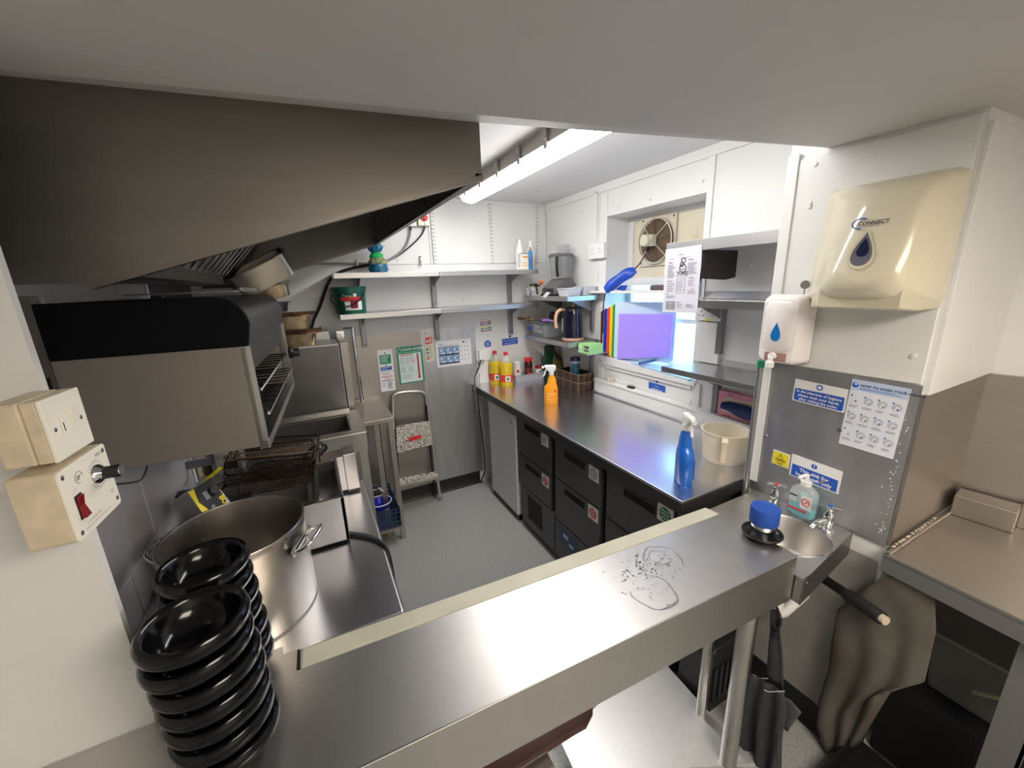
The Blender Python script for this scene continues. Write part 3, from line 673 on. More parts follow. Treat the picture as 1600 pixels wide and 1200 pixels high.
y1_ = AY(305, 762, 1.40); y2_ = AY(342, 730, 1.60)
tag(obj('yellow_strap', MB().prism([y1_, y2_, y2_ + V((.012, 0, -.004)), y1_ + V((.012, 0, -.004))], (0, .004, .0)), yellowm), 'yellow strap beside the tiled wall behind the fryer head', 'strap')
gb = thing('grey_wall_box', 'small light grey box on the left wall under the grill', 'box', (-.42, 1.75, 1.1))
p0 = AY(333, 712, 1.75); p1 = AY(382, 735, 1.75)
obj('body', MB().box((p0.x, 1.75, p1.z), (p1.x, 1.83, p0.z)), mat('light_grey_plastic', (.42, .42, .42), .4), gb, bevel=.004)
obj('outlet', MB().box((p0.x + .03, 1.742, p1.z + .02), (p0.x + .07, 1.75, p1.z + .05)), blackm, gb)
obj('fixing_arm', MB().box((-.6, 1.80, p1.z + .03), (p0.x, 1.82, p1.z + .06)), greyink, gb)

# black lead over the bench
pts = [AZ(495, 832, BZ + .006), AZ(520, 834, BZ + .006), AZ(548, 835, BZ + .006), AZ(582, 840, BZ + .006), AZ(600, 850, BZ + .008)]
e = V((.119, pts[-1].y - .03, BZ - .01))
pts += [e, V((.121, pts[-1].y - .05, .80)), V((.125, pts[-1].y - .08, .62)), V((.13, 1.05, .30)), V((.14, 1.0, .01))]
tag(obj('mains_lead', MB().tube(pts, .0055, 8, smooth=2), blackm, smooth=True), 'black mains lead running over the bench edge', 'cable')
tag(obj('mains_lead', MB().tube([p + V((-.004, .016, 0)) for p in pts[:5]] + [e + V((.0, .02, 0)), V((.123, 1.17, .6)), V((.13, 1.12, .01))], .004, 8, smooth=2), blackm, smooth=True), 'thinner black lead behind the mains lead on the bench', 'cable')

# ================================================================== sink, oven and table at the far left
kz = .98
sk_ = thing('pot_wash_sink', 'deep stainless sink between the bench and the oven', 'sink', (-.15, 2.3, kz))
S = MB()
bx0, bx1, by0, by1 = -.42, .115, 2.155, 2.47
S.box((-.49, 2.095, kz - .012), (bx0, 2.53, kz)).box((bx1, 2.095, kz - .012), (.18, 2.53, kz)).box((bx0, 2.095, kz - .012), (bx1, by0, kz)).box((bx0, by1, kz - .012), (bx1, 2.53, kz))
obj('rim', S, steel, sk_)
obj('bowl', MB().box((bx0, by0, kz - .27), (bx0 + .003, by1, kz - .01)).box((bx1 - .003, by0, kz - .27), (bx1, by1, kz - .01)).box((bx0, by0, kz - .27), (bx1, by0 + .003, kz - .01)).box((bx0, by1 - .003, kz - .27), (bx1, by1, kz - .01)).box((bx0, by0, kz - .275), (bx1, by1, kz - .27)), steel, sk_)
obj('apron', MB().box((-.49, 2.088, kz - .105), (.184, 2.096, kz)).box((.178, 2.09, kz - .105), (.186, 2.535, kz)), steel, sk_, bevel=.003)
obj('rear_lip', MB().box((-.49, 2.525, kz - .02), (.14, 2.533, kz + .018)), steel, sk_, bevel=.002)
for x in (-.46, .155):
    for y in (2.12, 2.50): obj('leg', MB().box((x - .02, y - .02, 0), (x + .02, y + .02, kz - .012)), steel, sk_)
obj('drain_lever', MB().tube([(.14, 2.15, .60), (.21, 2.13, .62), (.23, 2.12, .60)], .006, 8), chrome, sk_)
tb = thing('side_table', 'small stainless table under the oven in the far left corner', 'table', (.0, 2.7, .9))
obj('top', MB().box((-.49, 2.55, .87), (.395, 2.99, .90)).box((.19, 2.49, .87), (.395, 2.56, .90)), steelw, tb, bevel=.004)
obj('upstand', MB().box((-.49, 2.984, .90), (.395, 2.994, .93)), steelw, tb)
for x, y in ((.37, 2.52), (.29, 2.60), (.37, 2.95), (-.45, 2.60)): obj('leg', MB().box((x - .016, y - .016, 0), (x + .016, y + .016, .87)), steelw, tb)
obj('low_shelf', MB().box((.19, 2.45, .12), (.36, 2.96, .135)), steelw, tb)
ov = thing('countertop_oven', 'stainless counter oven with a tall bar handle in the far corner', 'oven', (-.1, 2.7, .93))
obj('body', MB().box((-.46, 2.56, .93), (.132, 2.95, 1.395)), steelx, ov, bevel=.003)
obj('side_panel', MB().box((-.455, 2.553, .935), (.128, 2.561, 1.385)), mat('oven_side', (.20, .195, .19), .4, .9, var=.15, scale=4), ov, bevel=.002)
obj('door', MB().box((.139, 2.575, .95), (.185, 2.945, 1.40)), steelw, ov, bevel=.003)
obj('door_seal', MB().box((.130, 2.572, .945), (.141, 2.945, 1.39)), blackm, ov)
obj('vent_box', MB().box((-.40, 2.80, 1.395), (.10, 2.94, 1.452)), steel, ov, bevel=.003)
obj('door_handle', MB().tube([(.19, 2.88, 1.45), (.25, 2.88, 1.45)], .008, 8).tube([(.25, 2.88, 1.455), (.25, 2.88, .93)], .013, 14).tube([(.19, 2.88, .95), (.25, 2.88, .95)], .008, 8).box((.145, 2.85, 1.40), (.19, 2.93, 1.44)), chrome, ov, smooth=True)
for x in (-.42, .10):
    for y in (2.6, 2.92): obj('foot', MB().cyl((x, y, .9), (x, y, .93), .015, 10), blackm, ov)
def panthing(name, label, w, d, h, m_, loc, rot=(0, 0, 0), rimmat=None, group=None):
    t_ = thing(name, label, 'pan', loc, group=group); t_.rotation_euler = rot
    obj('pan_body', gnpan(MB(), w, d, h), m_, t_, local=True, smooth=True)
    W, D = w/2 + .012, d/2 + .012
    obj('rim', MB().tube([(-W, -D + .03, h), (-W + .03, -D, h), (W - .03, -D, h), (W, -D + .03, h), (W, D - .03, h), (W - .03, D, h), (-W + .03, D, h), (-W, D - .03, h)], .0045, 8, True, smooth=1), rimmat or m_, t_, local=True, smooth=True)
    return t_
g_ = 'used pans piled on the oven'
panthing('roasting_pan', 'brown rimmed roasting pan at the bottom of the oven pile', .30, .21, .075, baked, (-.125, 2.675, 1.396), (0, 0, 0), rust, g_)
tag(obj('baking_sheet', MB().box((-.28, 2.57, 1.473), (.055, 2.79, 1.478)).box((-.28, 2.57, 1.478), (.055, 2.574, 1.488)).box((.051, 2.57, 1.478), (.055, 2.79, 1.488)), rust), 'blackened baking sheet between the two roasting pans', 'pan', g_)
panthing('roasting_pan', 'brown rimmed roasting pan higher in the oven pile', .29, .20, .085, baked, (-.135, 2.675, 1.4885), (0, 0, 0), rust, g_)
tag(obj('baking_sheet', MB().box((-.29, 2.57, 1.578), (.035, 2.79, 1.583)).box((-.29, 2.57, 1.583), (.035, 2.574, 1.594)), rust), 'rusty baking sheet on top of the roasting pans', 'pan', g_)
tag(obj('dark_tin', gnpan(MB(), .14, .13, .055), mat('blued_steel', (.10, .10, .14), .35, .9)), 'dark square tin under the tilted pans', 'tin', g_).location = (-.165, 2.66, 1.5955)
panthing('steel_pan', 'smaller stained steel pan squeezed under the big tilted pan', .20, .17, .070, baked, (-.165, 2.65, 1.665), (math.radians(0), math.radians(-14), 0), None, g_)
panthing('steel_pan', 'big stainless pan tilted on top of the pile under the hood', .30, .22, .12, mat('bright_used_steel', (.40, .37, .32), .30, 1, var=.1, scale=6), (-.165, 2.62, 1.755), (math.radians(12), math.radians(-27), 0), None, g_)

# ================================================================== step ladder folded against the back wall
ladm = mat('ladder_aluminium', (.60, .59, .56), .38, .8)
tread = mat('worn_white_tread', (.62, .58, .52), .6, col2=(.05, .04, .03), scale=60, stretch=(1, 1, 3), ramp=(.40, .52))
sl = thing('step_ladder', 'folded aluminium step ladder with worn white treads against the steel wall', 'ladder', (.57, 2.85, 0))
fl = AZ(620, 812, 0); fr_ = V((.745, 2.87, 0)); tl = AY(613, 622, 2.955); tr = AY(666, 618, 2.965); tp = AY(640, 607, 2.96)
def on(a, b, px, py):   # point on segment a-b nearest to the ray
    best = None
    for i in range(101):
        p = a.lerp(b, i/100); q = RM.transposed() @ (p - CAM); e_ = abs(600 - F*(-q.y/q.z)*-1 - py) if False else abs((600 + F*q.y/q.z) - py)
        if best is None or e_ < best[0]: best = (e_, p)
    return best[1]
tc_ = (tl + tr)/2 + V((0, 0, .03))
obj('front_rail', MB().tube([fl + V((0, 0, .01)), fl.lerp(tl, .5), tl - V((0, 0, .02)), tl + V((.01, 0, .02)), tl.lerp(tc_, .4) + V((0, 0, .028)), tr.lerp(tc_, .4) + V((0, 0, .028)), tr + V((-.01, 0, .02)), tr - V((0, 0, .02)), fr_.lerp(tr, .5), fr_ + V((0, 0, .01))], .0125, 12, smooth=2), ladm, sl, smooth=True)
for i, f_ in enumerate((fl, fr_)): obj('rubber_foot', MB().cyl(f_, f_ + V((0, 0, .035)), .016, 12), mat('grey_rubber', (.25, .25, .25), .7), sl)
u1, u2 = on(fl, tl, 617, 664), on(fr_, tr, 670, 655); u3, u4 = on(fl, tl, 622, 706), on(fr_, tr, 676, 692)
off = V((0, -.028, 0))
obj('tread', MB().prism([u1 + off + V((.012, 0, 0)), u2 + off - V((.012, 0, 0)), u4 + off - V((.012, 0, 0)), u3 + off + V((.012, 0, 0))], (0, -.014, 0)), tread, sl, bevel=.003)
obj('tread_sticker', MB().prism([u1.lerp(u2, .34).lerp(u3.lerp(u4, .34), .50) + off + V((0, -.0152, 0)), u1.lerp(u2, .68).lerp(u3.lerp(u4, .68), .48) + off + V((0, -.0152, 0)), u1.lerp(u2, .68).lerp(u3.lerp(u4, .68), .62) + off + V((0, -.0152, 0)), u1.lerp(u2, .34).lerp(u3.lerp(u4, .34), .66) + off + V((0, -.0152, 0))], (0, -.001, 0)), redm, sl)
l1, l2 = on(fl, tl, 618, 752), on(fr_, tr, 688, 738)
l1 = l1 + V((.006, 0, 0)); l2 = l2 - V((.006, 0, 0))
obj('tread', MB().prism([l1, l2, l2 + V((0, -.075, -.004)), l1 + V((0, -.075, -.004))], (0, 0, .016)), tread, sl, bevel=.003)
obj('tread_edge', MB().prism([l1 + V((0, -.077, -.018)), l2 + V((0, -.077, -.018)), l2 + V((0, -.074, -.018)), l1 + V((0, -.074, -.018))], (0, 0, .018)).prism([l1 + V((0, -.01, -.035)), l2 + V((0, -.01, -.035)), l2 + V((0, -.005, -.035)), l1 + V((0, -.005, -.035))], (0, 0, .02)), ladm, sl)
obj('rear_stay', MB().tube([u1 + V((.02, .03, .05)), fl.lerp(fr_, .1) + V((.01, .06, .02))], .008, 8).tube([u2 + V((-.015, .005, .12)), u2 + V((-.012, .01, -.1)), fr_ + V((-.03, .035, .02))], .008, 8), blackm, sl, smooth=True)

# blue crate under the corner table
cr = thing('plastic_crate', 'dark blue mesh plastic crate on the low shelf under the corner table', 'crate', (.28, 2.65, .136))
cm = MB(); cw, cd_, ch = (.20, .355), (2.47, 2.86), (.136, .27)
for z in (.14, .17, .20, .235, .262):
    cm.tube([(cw[0], cd_[0], z), (cw[1], cd_[0], z), (cw[1], cd_[1], z), (cw[0], cd_[1], z)], .004, 4, True)
for i in range(7):
    x = cw[0] + (cw[1] - cw[0])*i/6; cm.box((x - .003, cd_[0] - .003, ch[0]), (x + .003, cd_[0] + .003, ch[1])).box((x - .003, cd_[1] - .003, ch[0]), (x + .003, cd_[1] + .003, ch[1]))
for i in range(14):
    y = cd_[0] + (cd_[1] - cd_[0])*i/13; cm.box((cw[0] - .003, y - .003, ch[0]), (cw[0] + .003, y + .003, ch[1])).box((cw[1] - .003, y - .003, ch[0]), (cw[1] + .003, y + .003, ch[1]))
cm.box((cw[0], cd_[0], .136), (cw[1], cd_[1], .142))
obj('lattice', cm, mat('dark_blue_plastic', (.012, .035, .10), .4), cr)
rg = thing('blue_dish', 'bright blue plastic dish with a white rim in the crate', 'dish', (.245, 2.6, .2))
obj('dish', MB().lathe([(.0, 0), (.05, .0), (.075, .045), (.072, .045), (.048, .004), (0, .004)], (.255, 2.60, .235), 24), mat('vivid_blue_plastic', (.01, .03, .55), .3), rg, smooth=True)
obj('rim', MB().tube([(.255 + .075*math.cos(2*PI*i/24), 2.60 + .075*math.sin(2*PI*i/24), .281) for i in range(24)], .004, 6, True), whitep, rg, smooth=True)

# ================================================================== back wall: shelves, rails, switches, pipes
yS = 2.745
zu = AY(681, 424, yS).z; zl = AY(681, 483, yS).z
xs = [AY(521, 430, yS).x, AY(686, 424, yS).x, AY(841, 421, yS).x]
shm = mat('shelf_steel', (.60, .60, .61), .34, 1, var=.06, scale=4, rvar=.05)
brm = mat('bracket_grey', (.30, .30, .32), .4, .7)
def wshelf(name, label, x0, x1, z, brs, drop, group):
    s = thing(name, label, 'shelf', ((x0 + x1)/2, yS + .12, z - .03), group=group)
    obj('board', MB().box((x0, yS, z - .004), (x1, YB - .004, z)), shm, s)
    obj('front_lip', MB().box((x0, yS - .002, z - .032), (x1, yS, z + .001)).box((x0, yS, z - .032), (x1, yS + .015, z - .030)), shm, s, bevel=.001)
    obj('end_lip', MB().box((x0, yS, z - .03), (x0 + .002, YB - .004, z)).box((x1 - .002, yS, z - .03), (x1, YB - .004, z)), shm, s)
    for bx_ in brs:
        obj('bracket', MB().box((bx_ - .017, YB - .032, drop), (bx_ + .017, YB - .005, z - .004)).prism([(bx_ - .003, YB - .03, z - .005), (bx_ - .003, yS + .02, z - .005), (bx_ - .003, yS + .02, z - .02), (bx_ - .003, YB - .03, z - .10)], (.006, 0, 0)), brm, s, bevel=.002)
        for zz in (drop + .02, z - .03): obj('bolt', MB().lathe([(.006, 0), (0, .004)], (bx_, YB - .032, zz), 8, axis=(0, -1, 0)), steeld, s)
    return s
bxs = [AY(563, 480, 2.98).x, AY(680, 480, 2.98).x, AY(797, 480, 2.98).x]
wshelf('wall_shelf', 'upper left steel wall shelf with the blue and green bundle', xs[0], xs[1] - .001, zu, [bxs[0], bxs[1]], zl + .01, 'steel shelves on the back wall')
wshelf('wall_shelf', 'upper right steel wall shelf carrying the white bottles', xs[1] + .001, xs[2], zu, [bxs[2]], zl + .01, 'steel shelves on the back wall')
wshelf('wall_shelf', 'lower left steel wall shelf carrying the green bucket', AY(531, 490, yS).x, xs[1] - .001, zl, [bxs[0], bxs[1]], 1.30, 'steel shelves on the back wall')
wshelf('wall_shelf', 'lower right empty steel wall shelf above the oil bottles', xs[1] + .001, xs[2], zl, [bxs[2]], 1.29, 'steel shelves on the back wall')
for i, (a, lab, zb) in enumerate(((674, 'left slotted white shelf rail beside the red switch', 1.875), (764, 'middle slotted white shelf rail on the back wall', 1.875), (834, 'right slotted white shelf rail behind the white bottles', 1.875))):
    x = AY(a + 3, 370, YB - .01).x; zt = 2.31
    r_ = thing('slotted_rail', lab, 'rail', (x, YB - .01, zb), group='slotted rails on the back wall')
    obj('channel', MB().box((x - .013, YB - .022, zb), (x + .013, YB - .008, zt)), white, r_, bevel=.002)
    q = MB()
    for k in range(16):
        z = zb + .015 + k*.027
        for d in (-.006, .006): q.box((x + d - .0018, YB - .0228, z), (x + d + .0018, YB - .022, z + .013))
    obj('slots', q, mat('slot_grey', (.12, .12, .12), .7), r_, kind='stuff')
# isolator and fused spur
def P2(px, py, y=YB - .06): return AY(px, py, y)
a = P2(652, 333); b = P2(672, 353)
iso = thing('isolator_switch', 'cream isolator box with a red rotary switch by the hood', 'switch', (a.x, YB - .05, b.z))
obj('box', MB().box((a.x, YB - .065, b.z), (b.x, YB - .009, a.z)), cream, iso, bevel=.004)
cc = P2(663, 340, YB - .07); obj('rotary_switch', MB().lathe([(.024, 0), (.024, .010), (.012, .012), (0, .012)], (cc.x, YB - .065, cc.z), 24, axis=(0, -1, 0)).box((cc.x - .006, YB - .088, cc.z - .02), (cc.x + .006, YB - .075, cc.z + .02)), redm, iso, smooth=True)
obj('screw', MB().lathe([(.004, 0), (0, .002)], (cc.x, YB - .065, b.z + .01), 8, axis=(0, -1, 0)), steeld, iso)
a2 = P2(632, 338, YB - .03); b2 = P2(651, 354, YB - .03)
fs = thing('fused_spur', 'white fused connection box half hidden by the hood', 'switch', (a2.x, YB - .03, b2.z))
obj('box', MB().box((a2.x - .03, YB - .045, b2.z), (b2.x, YB - .009, a2.z + .04)), whitep, fs, bevel=.003)
obj('cable_gland', MB().cyl((a2.x + .035, YB - .028, b2.z - .025), (a2.x + .035, YB - .028, b2.z), .009, 10), blackm, fs)
cab = mat('grey_cable', (.30, .30, .31), .5)
def cable(label, pts, r, m_, name='cable'):
    return tag(obj(name, MB().tube(pts, r, 8, smooth=2), m_, smooth=True), label, 'cable')
cable('grey cable dropping from the fused spur to the wall shelf', [V((a2.x + .035, YB - .028, b2.z - .02))] + [AY(x, y, YB - .025) for x, y in ((640, 370), (636, 382), (628, 393), (612, 404), (600, 409))], .007, cab)
cable('dark cable looping from the red isolator to the wall shelf', [V(((a.x + b.x)/2 + .01, YB - .03, b.z))] + [AY(x, y, YB - .02) for x, y in ((662, 362), (654, 373), (640, 386), (625, 398), (605, 408), (590, 411))], .006, mat('dark_cable', (.06, .06, .06), .5))
cable('black cable hanging from the upper shelf down behind the oven', [AY(x, y, YB - .03) for x, y in ((596, 411), (570, 415), (545, 420), (525, 427), (513, 440), (508, 455), (503, 470), (499, 482), (490, 500), (486, 520))], .009, blackm)
tag(obj('conduit_pipe', MB().tube([AY(x, y, YB - .02) for x, y in ((478, 412), (520, 412), (556, 412), (585, 412))], .008, 8).box((AY(557, 405, YB).x - .004, YB - .03, AY(557, 417, YB).z), (AY(557, 405, YB).x + .004, YB - .009, AY(557, 405, YB).z)), steelw, smooth=True), 'thin metal pipe clipped to the wall below the hood', 'pipe')
p = AY(657, 407, YB - .02); tag(obj('wall_hook', MB().box((p.x - .004, YB - .03, p.z - .03), (p.x + .004, YB - .009, p.z + .03)).box((p.x - .004, YB - .03, p.z + .022), (p.x + .02, YB - .024, p.z + .03)).box((p.x - .004, YB - .03, p.z - .01), (p.x + .02, YB - .024, p.z - .002)).box((p.x - .004, YB - .03, p.z - .03), (p.x + .02, YB - .024, p.z - .022)), white), 'small white painted bracket above the upper wall shelf', 'bracket')
# bundle on the upper shelf
bl = AY(592, 424, 2.85)
bd = thing('sponge_bag', 'knotted blue and green bag of sponges on the upper wall shelf', 'bag', (bl.x, 2.86, zu))
def blob(prof, c, sx, sy, amp, n=20, seed=1):
    random.seed(seed); M = MB(); rings = []
    for r_, z in prof: rings.append([(c[0] + r_*sx*math.cos(2*PI*i/n)*(1 + random.uniform(-amp, amp)), c[1] + r_*sy*math.sin(2*PI*i/n)*(1 + random.uniform(-amp, amp)), c[2] + z) for i in range(n)])
    return M.loft(rings)
obj('bag_body', blob([(.048, 0), (.062, .02), (.058, .05), (.05, .075)], (bl.x, 2.86, zu), 1, .7, .1), mat('blue_film', (.01, .16, .30), .3, var=.5, scale=30, bump=.4), bd, smooth=True)
obj('sponges', blob([(.054, 0), (.060, .012), (.054, .03), (.036, .045)], (bl.x, 2.858, zu + .058), 1, .7, .14, seed=2), mat('sponge_yellow', (.55, .42, .20), .8, col2=(.03, .16, .08), scale=45), bd, smooth=True)
obj('green_wrap', blob([(.045, 0), (.040, .02), (.022, .035)], (bl.x - .003, 2.86, zu + .098), 1, .7, .15, seed=3), mat('green_film', (.02, .40, .10), .35), bd, smooth=True)
obj('knotted_top', blob([(.018, 0), (.04, .02), (.046, .045), (.02, .075), (.004, .09)], (bl.x - .008, 2.86, zu + .125), 1, .6, .3, seed=4), MATS['blue_film'], bd, smooth=True)
# green bucket
bu0 = AY(548, 489, 2.86); br = .092
bk = thing('green_bucket', 'dark green tub with a red and white label on the lower shelf', 'bucket', (AY(547, 470, 2.86).x, 2.862, zl), 0)
bkx = 0
obj('body', MB().lathe([(.093, 0), (.094, .004), (.102, .130), (.106, .132), (.106, .150), (.102, .152)], (0, 0, 0), 40), dgreen, bk, local=True, smooth=True)
obj('lid', MB().lathe([(.108, .150), (.109, .168), (.106, .172), (.098, .170), (.096, .166), (0, .166)], (0, 0, 0), 40), dgreen, bk, local=True, smooth=True)
def patch(R0, R1, z0, z1, a0, a1, n=12, d=.0006):
    M = MB(); vs = []; fs = []
    for i in range(n + 1):
        a = math.radians(a0 + (a1 - a0)*i/n)
        vs += [((R0 + d)*math.cos(a), (R0 + d)*math.sin(a), z0), ((R1 + d)*math.cos(a), (R1 + d)*math.sin(a), z1)]
    for i in range(n): fs.append((2*i, 2*i+2, 2*i+3, 2*i+1))
    return M.add(vs, fs)
obj('label', patch(.0955, .0985, .025, .080, -115, -50), whitep, bk, local=True)
obj('label_red', patch(.0995, .101, .085, .108, -128, -50, d=.0009), redm, bk, local=True)
obj('label_red', patch(.0965, .100, .035, .088, -95, -68, d=.0012), mat('deep_red', (.16, .01, .015), .4), bk, local=True)
obj('label_patch', patch(.0995, .101, .108, .128, -82, -70, d=.0009), whitep, bk, local=True)
k = MB(); text_mb(k, 'Tomato', (-.048, -.0905, .108), (.86, -.5, 0), (0, 0, 1), .022); obj('lettering', k, whitep, bk, local=True)
obj('handle', MB().tube([(-.104, -.01, .125), (-.122, -.05, .085), (-.075, -.105, .048), (0, -.118, .052), (.055, -.10, .09), (.085, -.066, .128)], .004, 8, smooth=2), blackm, bk, local=True, smooth=True)
# spray and bottles on the upper shelf, right end
def bottle(name, label, loc, prof, m_, capm_=None, capprof=None, n=24, sx=1, sy=1, group=None, cat='bottle'):
    t_ = thing(name, label, cat, loc, group=group)
    obj('body', MB().lathe(prof, (0, 0, 0), n, sx, sy), m_, t_, local=True, smooth=True)
    if capprof: obj('cap', MB().lathe(capprof, (0, 0, 0), n, sx, sy), capm_, t_, local=True, smooth=True)
    return t_
def atx(px, y): return AY(px, 420, y).x
wb_prof = [(.030, 0), (.032, .005), (.032, .130), (.026, .165), (.014, .195), (.013, .20)]
cap_ = [(.014, .198), (.014, .222), (.011, .228), (0, .228)]
t_ = bottle('white_bottle', 'tall white bottle with grey print, left on the upper shelf', (atx(813, 2.84), 2.84, zu), wb_prof, whitep, whitep, cap_)
obj('label', patch(.032, .032, .02, .125, -150, -95, d=.0006), mat('grey_label', (.45, .46, .50), .5), t_, local=True)
t_ = bottle('white_bottle', 'tall white bottle standing behind the blue can', (atx(830, 2.88), 2.88, zu), wb_prof, whitep, whitep, cap_)
p0 = AY(813.5, 420, 2.80); p1 = AY(824, 392, 2.80)
t_ = thing('white_carton', 'small flat white and yellow carton on the upper shelf', 'carton', (p0.x, 2.79, zu))
obj('body', MB().box((p0.x, 2.78, zu), (p1.x, 2.81, zu + .118)), mat('pale_label', (.80, .80, .66), .4), t_, bevel=.004)
obj('lid', MB().box((p0.x + .002, 2.782, zu + .118), (p1.x - .002, 2.808, zu + .124)), greyink, t_)
k = MB().box((p0.x + .01, 2.779, zu + .03), (p1.x - .01, 2.78, zu + .034)).box((p0.x + .01, 2.779, zu + .05), (p1.x - .014, 2.78, zu + .054)).box((p0.x + .008, 2.779, zu + .09), (p1.x - .008, 2.78, zu + .1)); obj('printing', k, mat('orange_ink', (.75, .25, .05), .5), t_)
t_ = bottle('spray_can', 'slim blue and white spray can at the end of the upper shelf', (atx(829, 2.80), 2.80, zu), [(.015, 0), (.016, .003), (.016, .13), (.011, .142), (.009, .15)], mat('can_blue', (.02, .22, .62), .3), mat('can_orange', (.75, .28, .06), .4), [(.009, .148), (.009, .165), (.004, .170), (0, .170)])
obj('label', patch(.016, .016, .03, .09, -80, -20, d=.0006), redm, t_, local=True)

# ------------------------------------------------------------------ posters on the back steel sheet
yp = YB - .0045
def tl3(a, b, c): return (a, b, c)
s = SY('notice', 'tall white notice with a green and a blue block, leftmost on the steel wall', 'sign', (589, 547.5), (612, 545), (596, 612.5), yp)
s.rect(greenm, .1, .12, .88, .34); s.rect(bluem, .1, .405, .88, .49); s.disc(inkm, .5, .085, .05); s.disc(inkm, .5, .375, .05)
s.lines(paper, .18, .8, .15, .32, 4, .3, 2).lines(bluel, .16, .8, .42, .48, 2, .4, 2); s.rect(redm, .1, .635, .9, .65); s.rect(navy, .1, .735, .9, .75); s.rect(greyink, 0, .515, 1, .522)
s.lines(greyink, .2, .8, .56, .61, 2); s.lines(redm, .3, .8, .67, .72, 2); s.lines(navy, .5, .85, .78, .95, 6, .45).lines(greyink, .1, .42, .80, .9, 3, .3); s.done()
s = SY('food_hygiene_poster', 'green bordered FOOD HYGIENE poster with a red thermometer', 'poster', (618.5, 543.5), (658.5, 538.7), (625, 601), yp, base=greenm)
s.rect(mat('poster_mint', (.66, .78, .76), .5), .06, .19, .93, .97); s.text(whitep, 'FOOD HYGIENE', .24, .105, .085, bold=.02); s.text(whitep, 'Know your temperatures', .28, .165, .045)
s.ring(whitep, .12, .10, .085, .008); s.rect(redm, .12, .215, .60, .235, k=2); s.lines(greyink, .1, .3, .27, .5, 9, .25, 2).lines(greyink, .32, .48, .27, .5, 9, .25, 2).lines(redm, .5, .68, .29, .48, 4, .3, 2)
s.lines(greyink, .1, .34, .53, .7, 6, .25, 2).lines(greyink, .4, .66, .53, .7, 6, .25, 2).lines(greyink, .1, .6, .75, .88, 5, .22, 2); s.rect(redm, .78, .22, .82, .84, k=2); s.disc(redm, .80, .86, .055, k=2); s.rect(mat('pale_red', (.75, .30, .28), .5), .765, .22, .835, .84, k=1); s.done()
s = SY('extinguisher_sign', 'narrow cream sign with a red fire extinguisher block', 'sign', (663, 526), (676, 524), (666, 566), yp, base=mat('sign_cream', (.72, .70, .52), .5))
s.rect(redm, .1, .05, .85, .30); s.rect(whitep, .55, .09, .72, .27, k=2); s.rect(whitep, .2, .14, .4, .25, k=2); s.rect(greenm, .12, .46, .38, .55).rect(greenm, .12, .6, .38, .68); s.lines(greyink, .45, .9, .45, .9, 8, .3); s.lines(redm, .15, .8, .36, .42, 2); s.disc(redm, .28, .86, .14); s.disc(greyink, .28, .76, .1); s.done()
s = SY('allergen_poster', 'landscape white poster with blue picture panels and small icons', 'poster', (680.5, 534), (735, 528.8), (684, 574.5), yp)
pb1 = mat('panel_blue', (.30, .45, .68), .5); 
s.rect(inkm, .06, .22, .64, .90)
for r_ in range(2):
    for c_ in range(3):
        u = .075 + c_*.19; v_ = .235 + r_*.33
        s.rect(pb1, u, v_, u + .175, v_ + .28, k=2); s.disc(whitep, u + .06, v_ + .12, .025, k=3); s.disc(mat('figure_blue', (.12, .28, .5), .5), u + .12, v_ + .13, .03, k=3); s.rect(whitep, u + .08, v_ + .22, u + .16, v_ + .26, k=3)
for r_ in range(4):
    for c_ in range(3): s.disc(greyink, .71 + c_*.10, .27 + r_*.17, .016, n=10)
s.text(inkm, 'Hygiene', .06, .13, .07); s.lines(greyink, .06, .62, .16, .2, 1); s.disc(inkm, .78, .10, .025); s.lines(inkm, .82, .92, .08, .13, 2); s.done()
yq = YB - .001
s = SY('colour_code_sign', 'small striped colour coding chart on the white back wall', 'sign', (749, 497.5), (767, 495), (751, 521.5), yq)
for i, c_ in enumerate((redm, bluem, yellowm, greenm, mat('sign_brown', (.16, .03, .05), .5))): s.rect(c_, .04, .24 + i*.14, .96, .24 + i*.14 + .085)
s.lines(greyink, .1, .9, .08, .2, 2); s.lines(whitep, .2, .8, .26, .95, 5, .2, 2); s.done()
c0 = AY(762, 537.5, yq); rs = thing('round_notice', 'small round blue notice on the white back wall', 'sign', c0)
obj('disc', MB().lathe([(.030, 0), (.030, .002)], c0, 28, axis=(0, -1, 0)), bluem, rs)
k = MB(); [k.box((c0.x - .018, yq - .0026, c0.z + z), (c0.x + .018 - .006*(i % 2), yq - .0021, c0.z + z + .004)) for i, z in enumerate((.012, .003, -.006, -.015))]; obj('printing', k, bluel, rs)
s = SY('blue_notice', 'wide blue notice over the red capped jar', 'sign', (784, 525), (808.5, 522), (784.7, 540), yq, base=whitep)
s.rect(bluem, 0, .32, 1, 1); s.disc(inkm, .5, .13, .07); s.text(whitep, 'Do not touch the', .5, .60, .22, 'CENTER'); s.text(whitep, 'prepared food', .5, .88, .22, 'CENTER'); s.done()

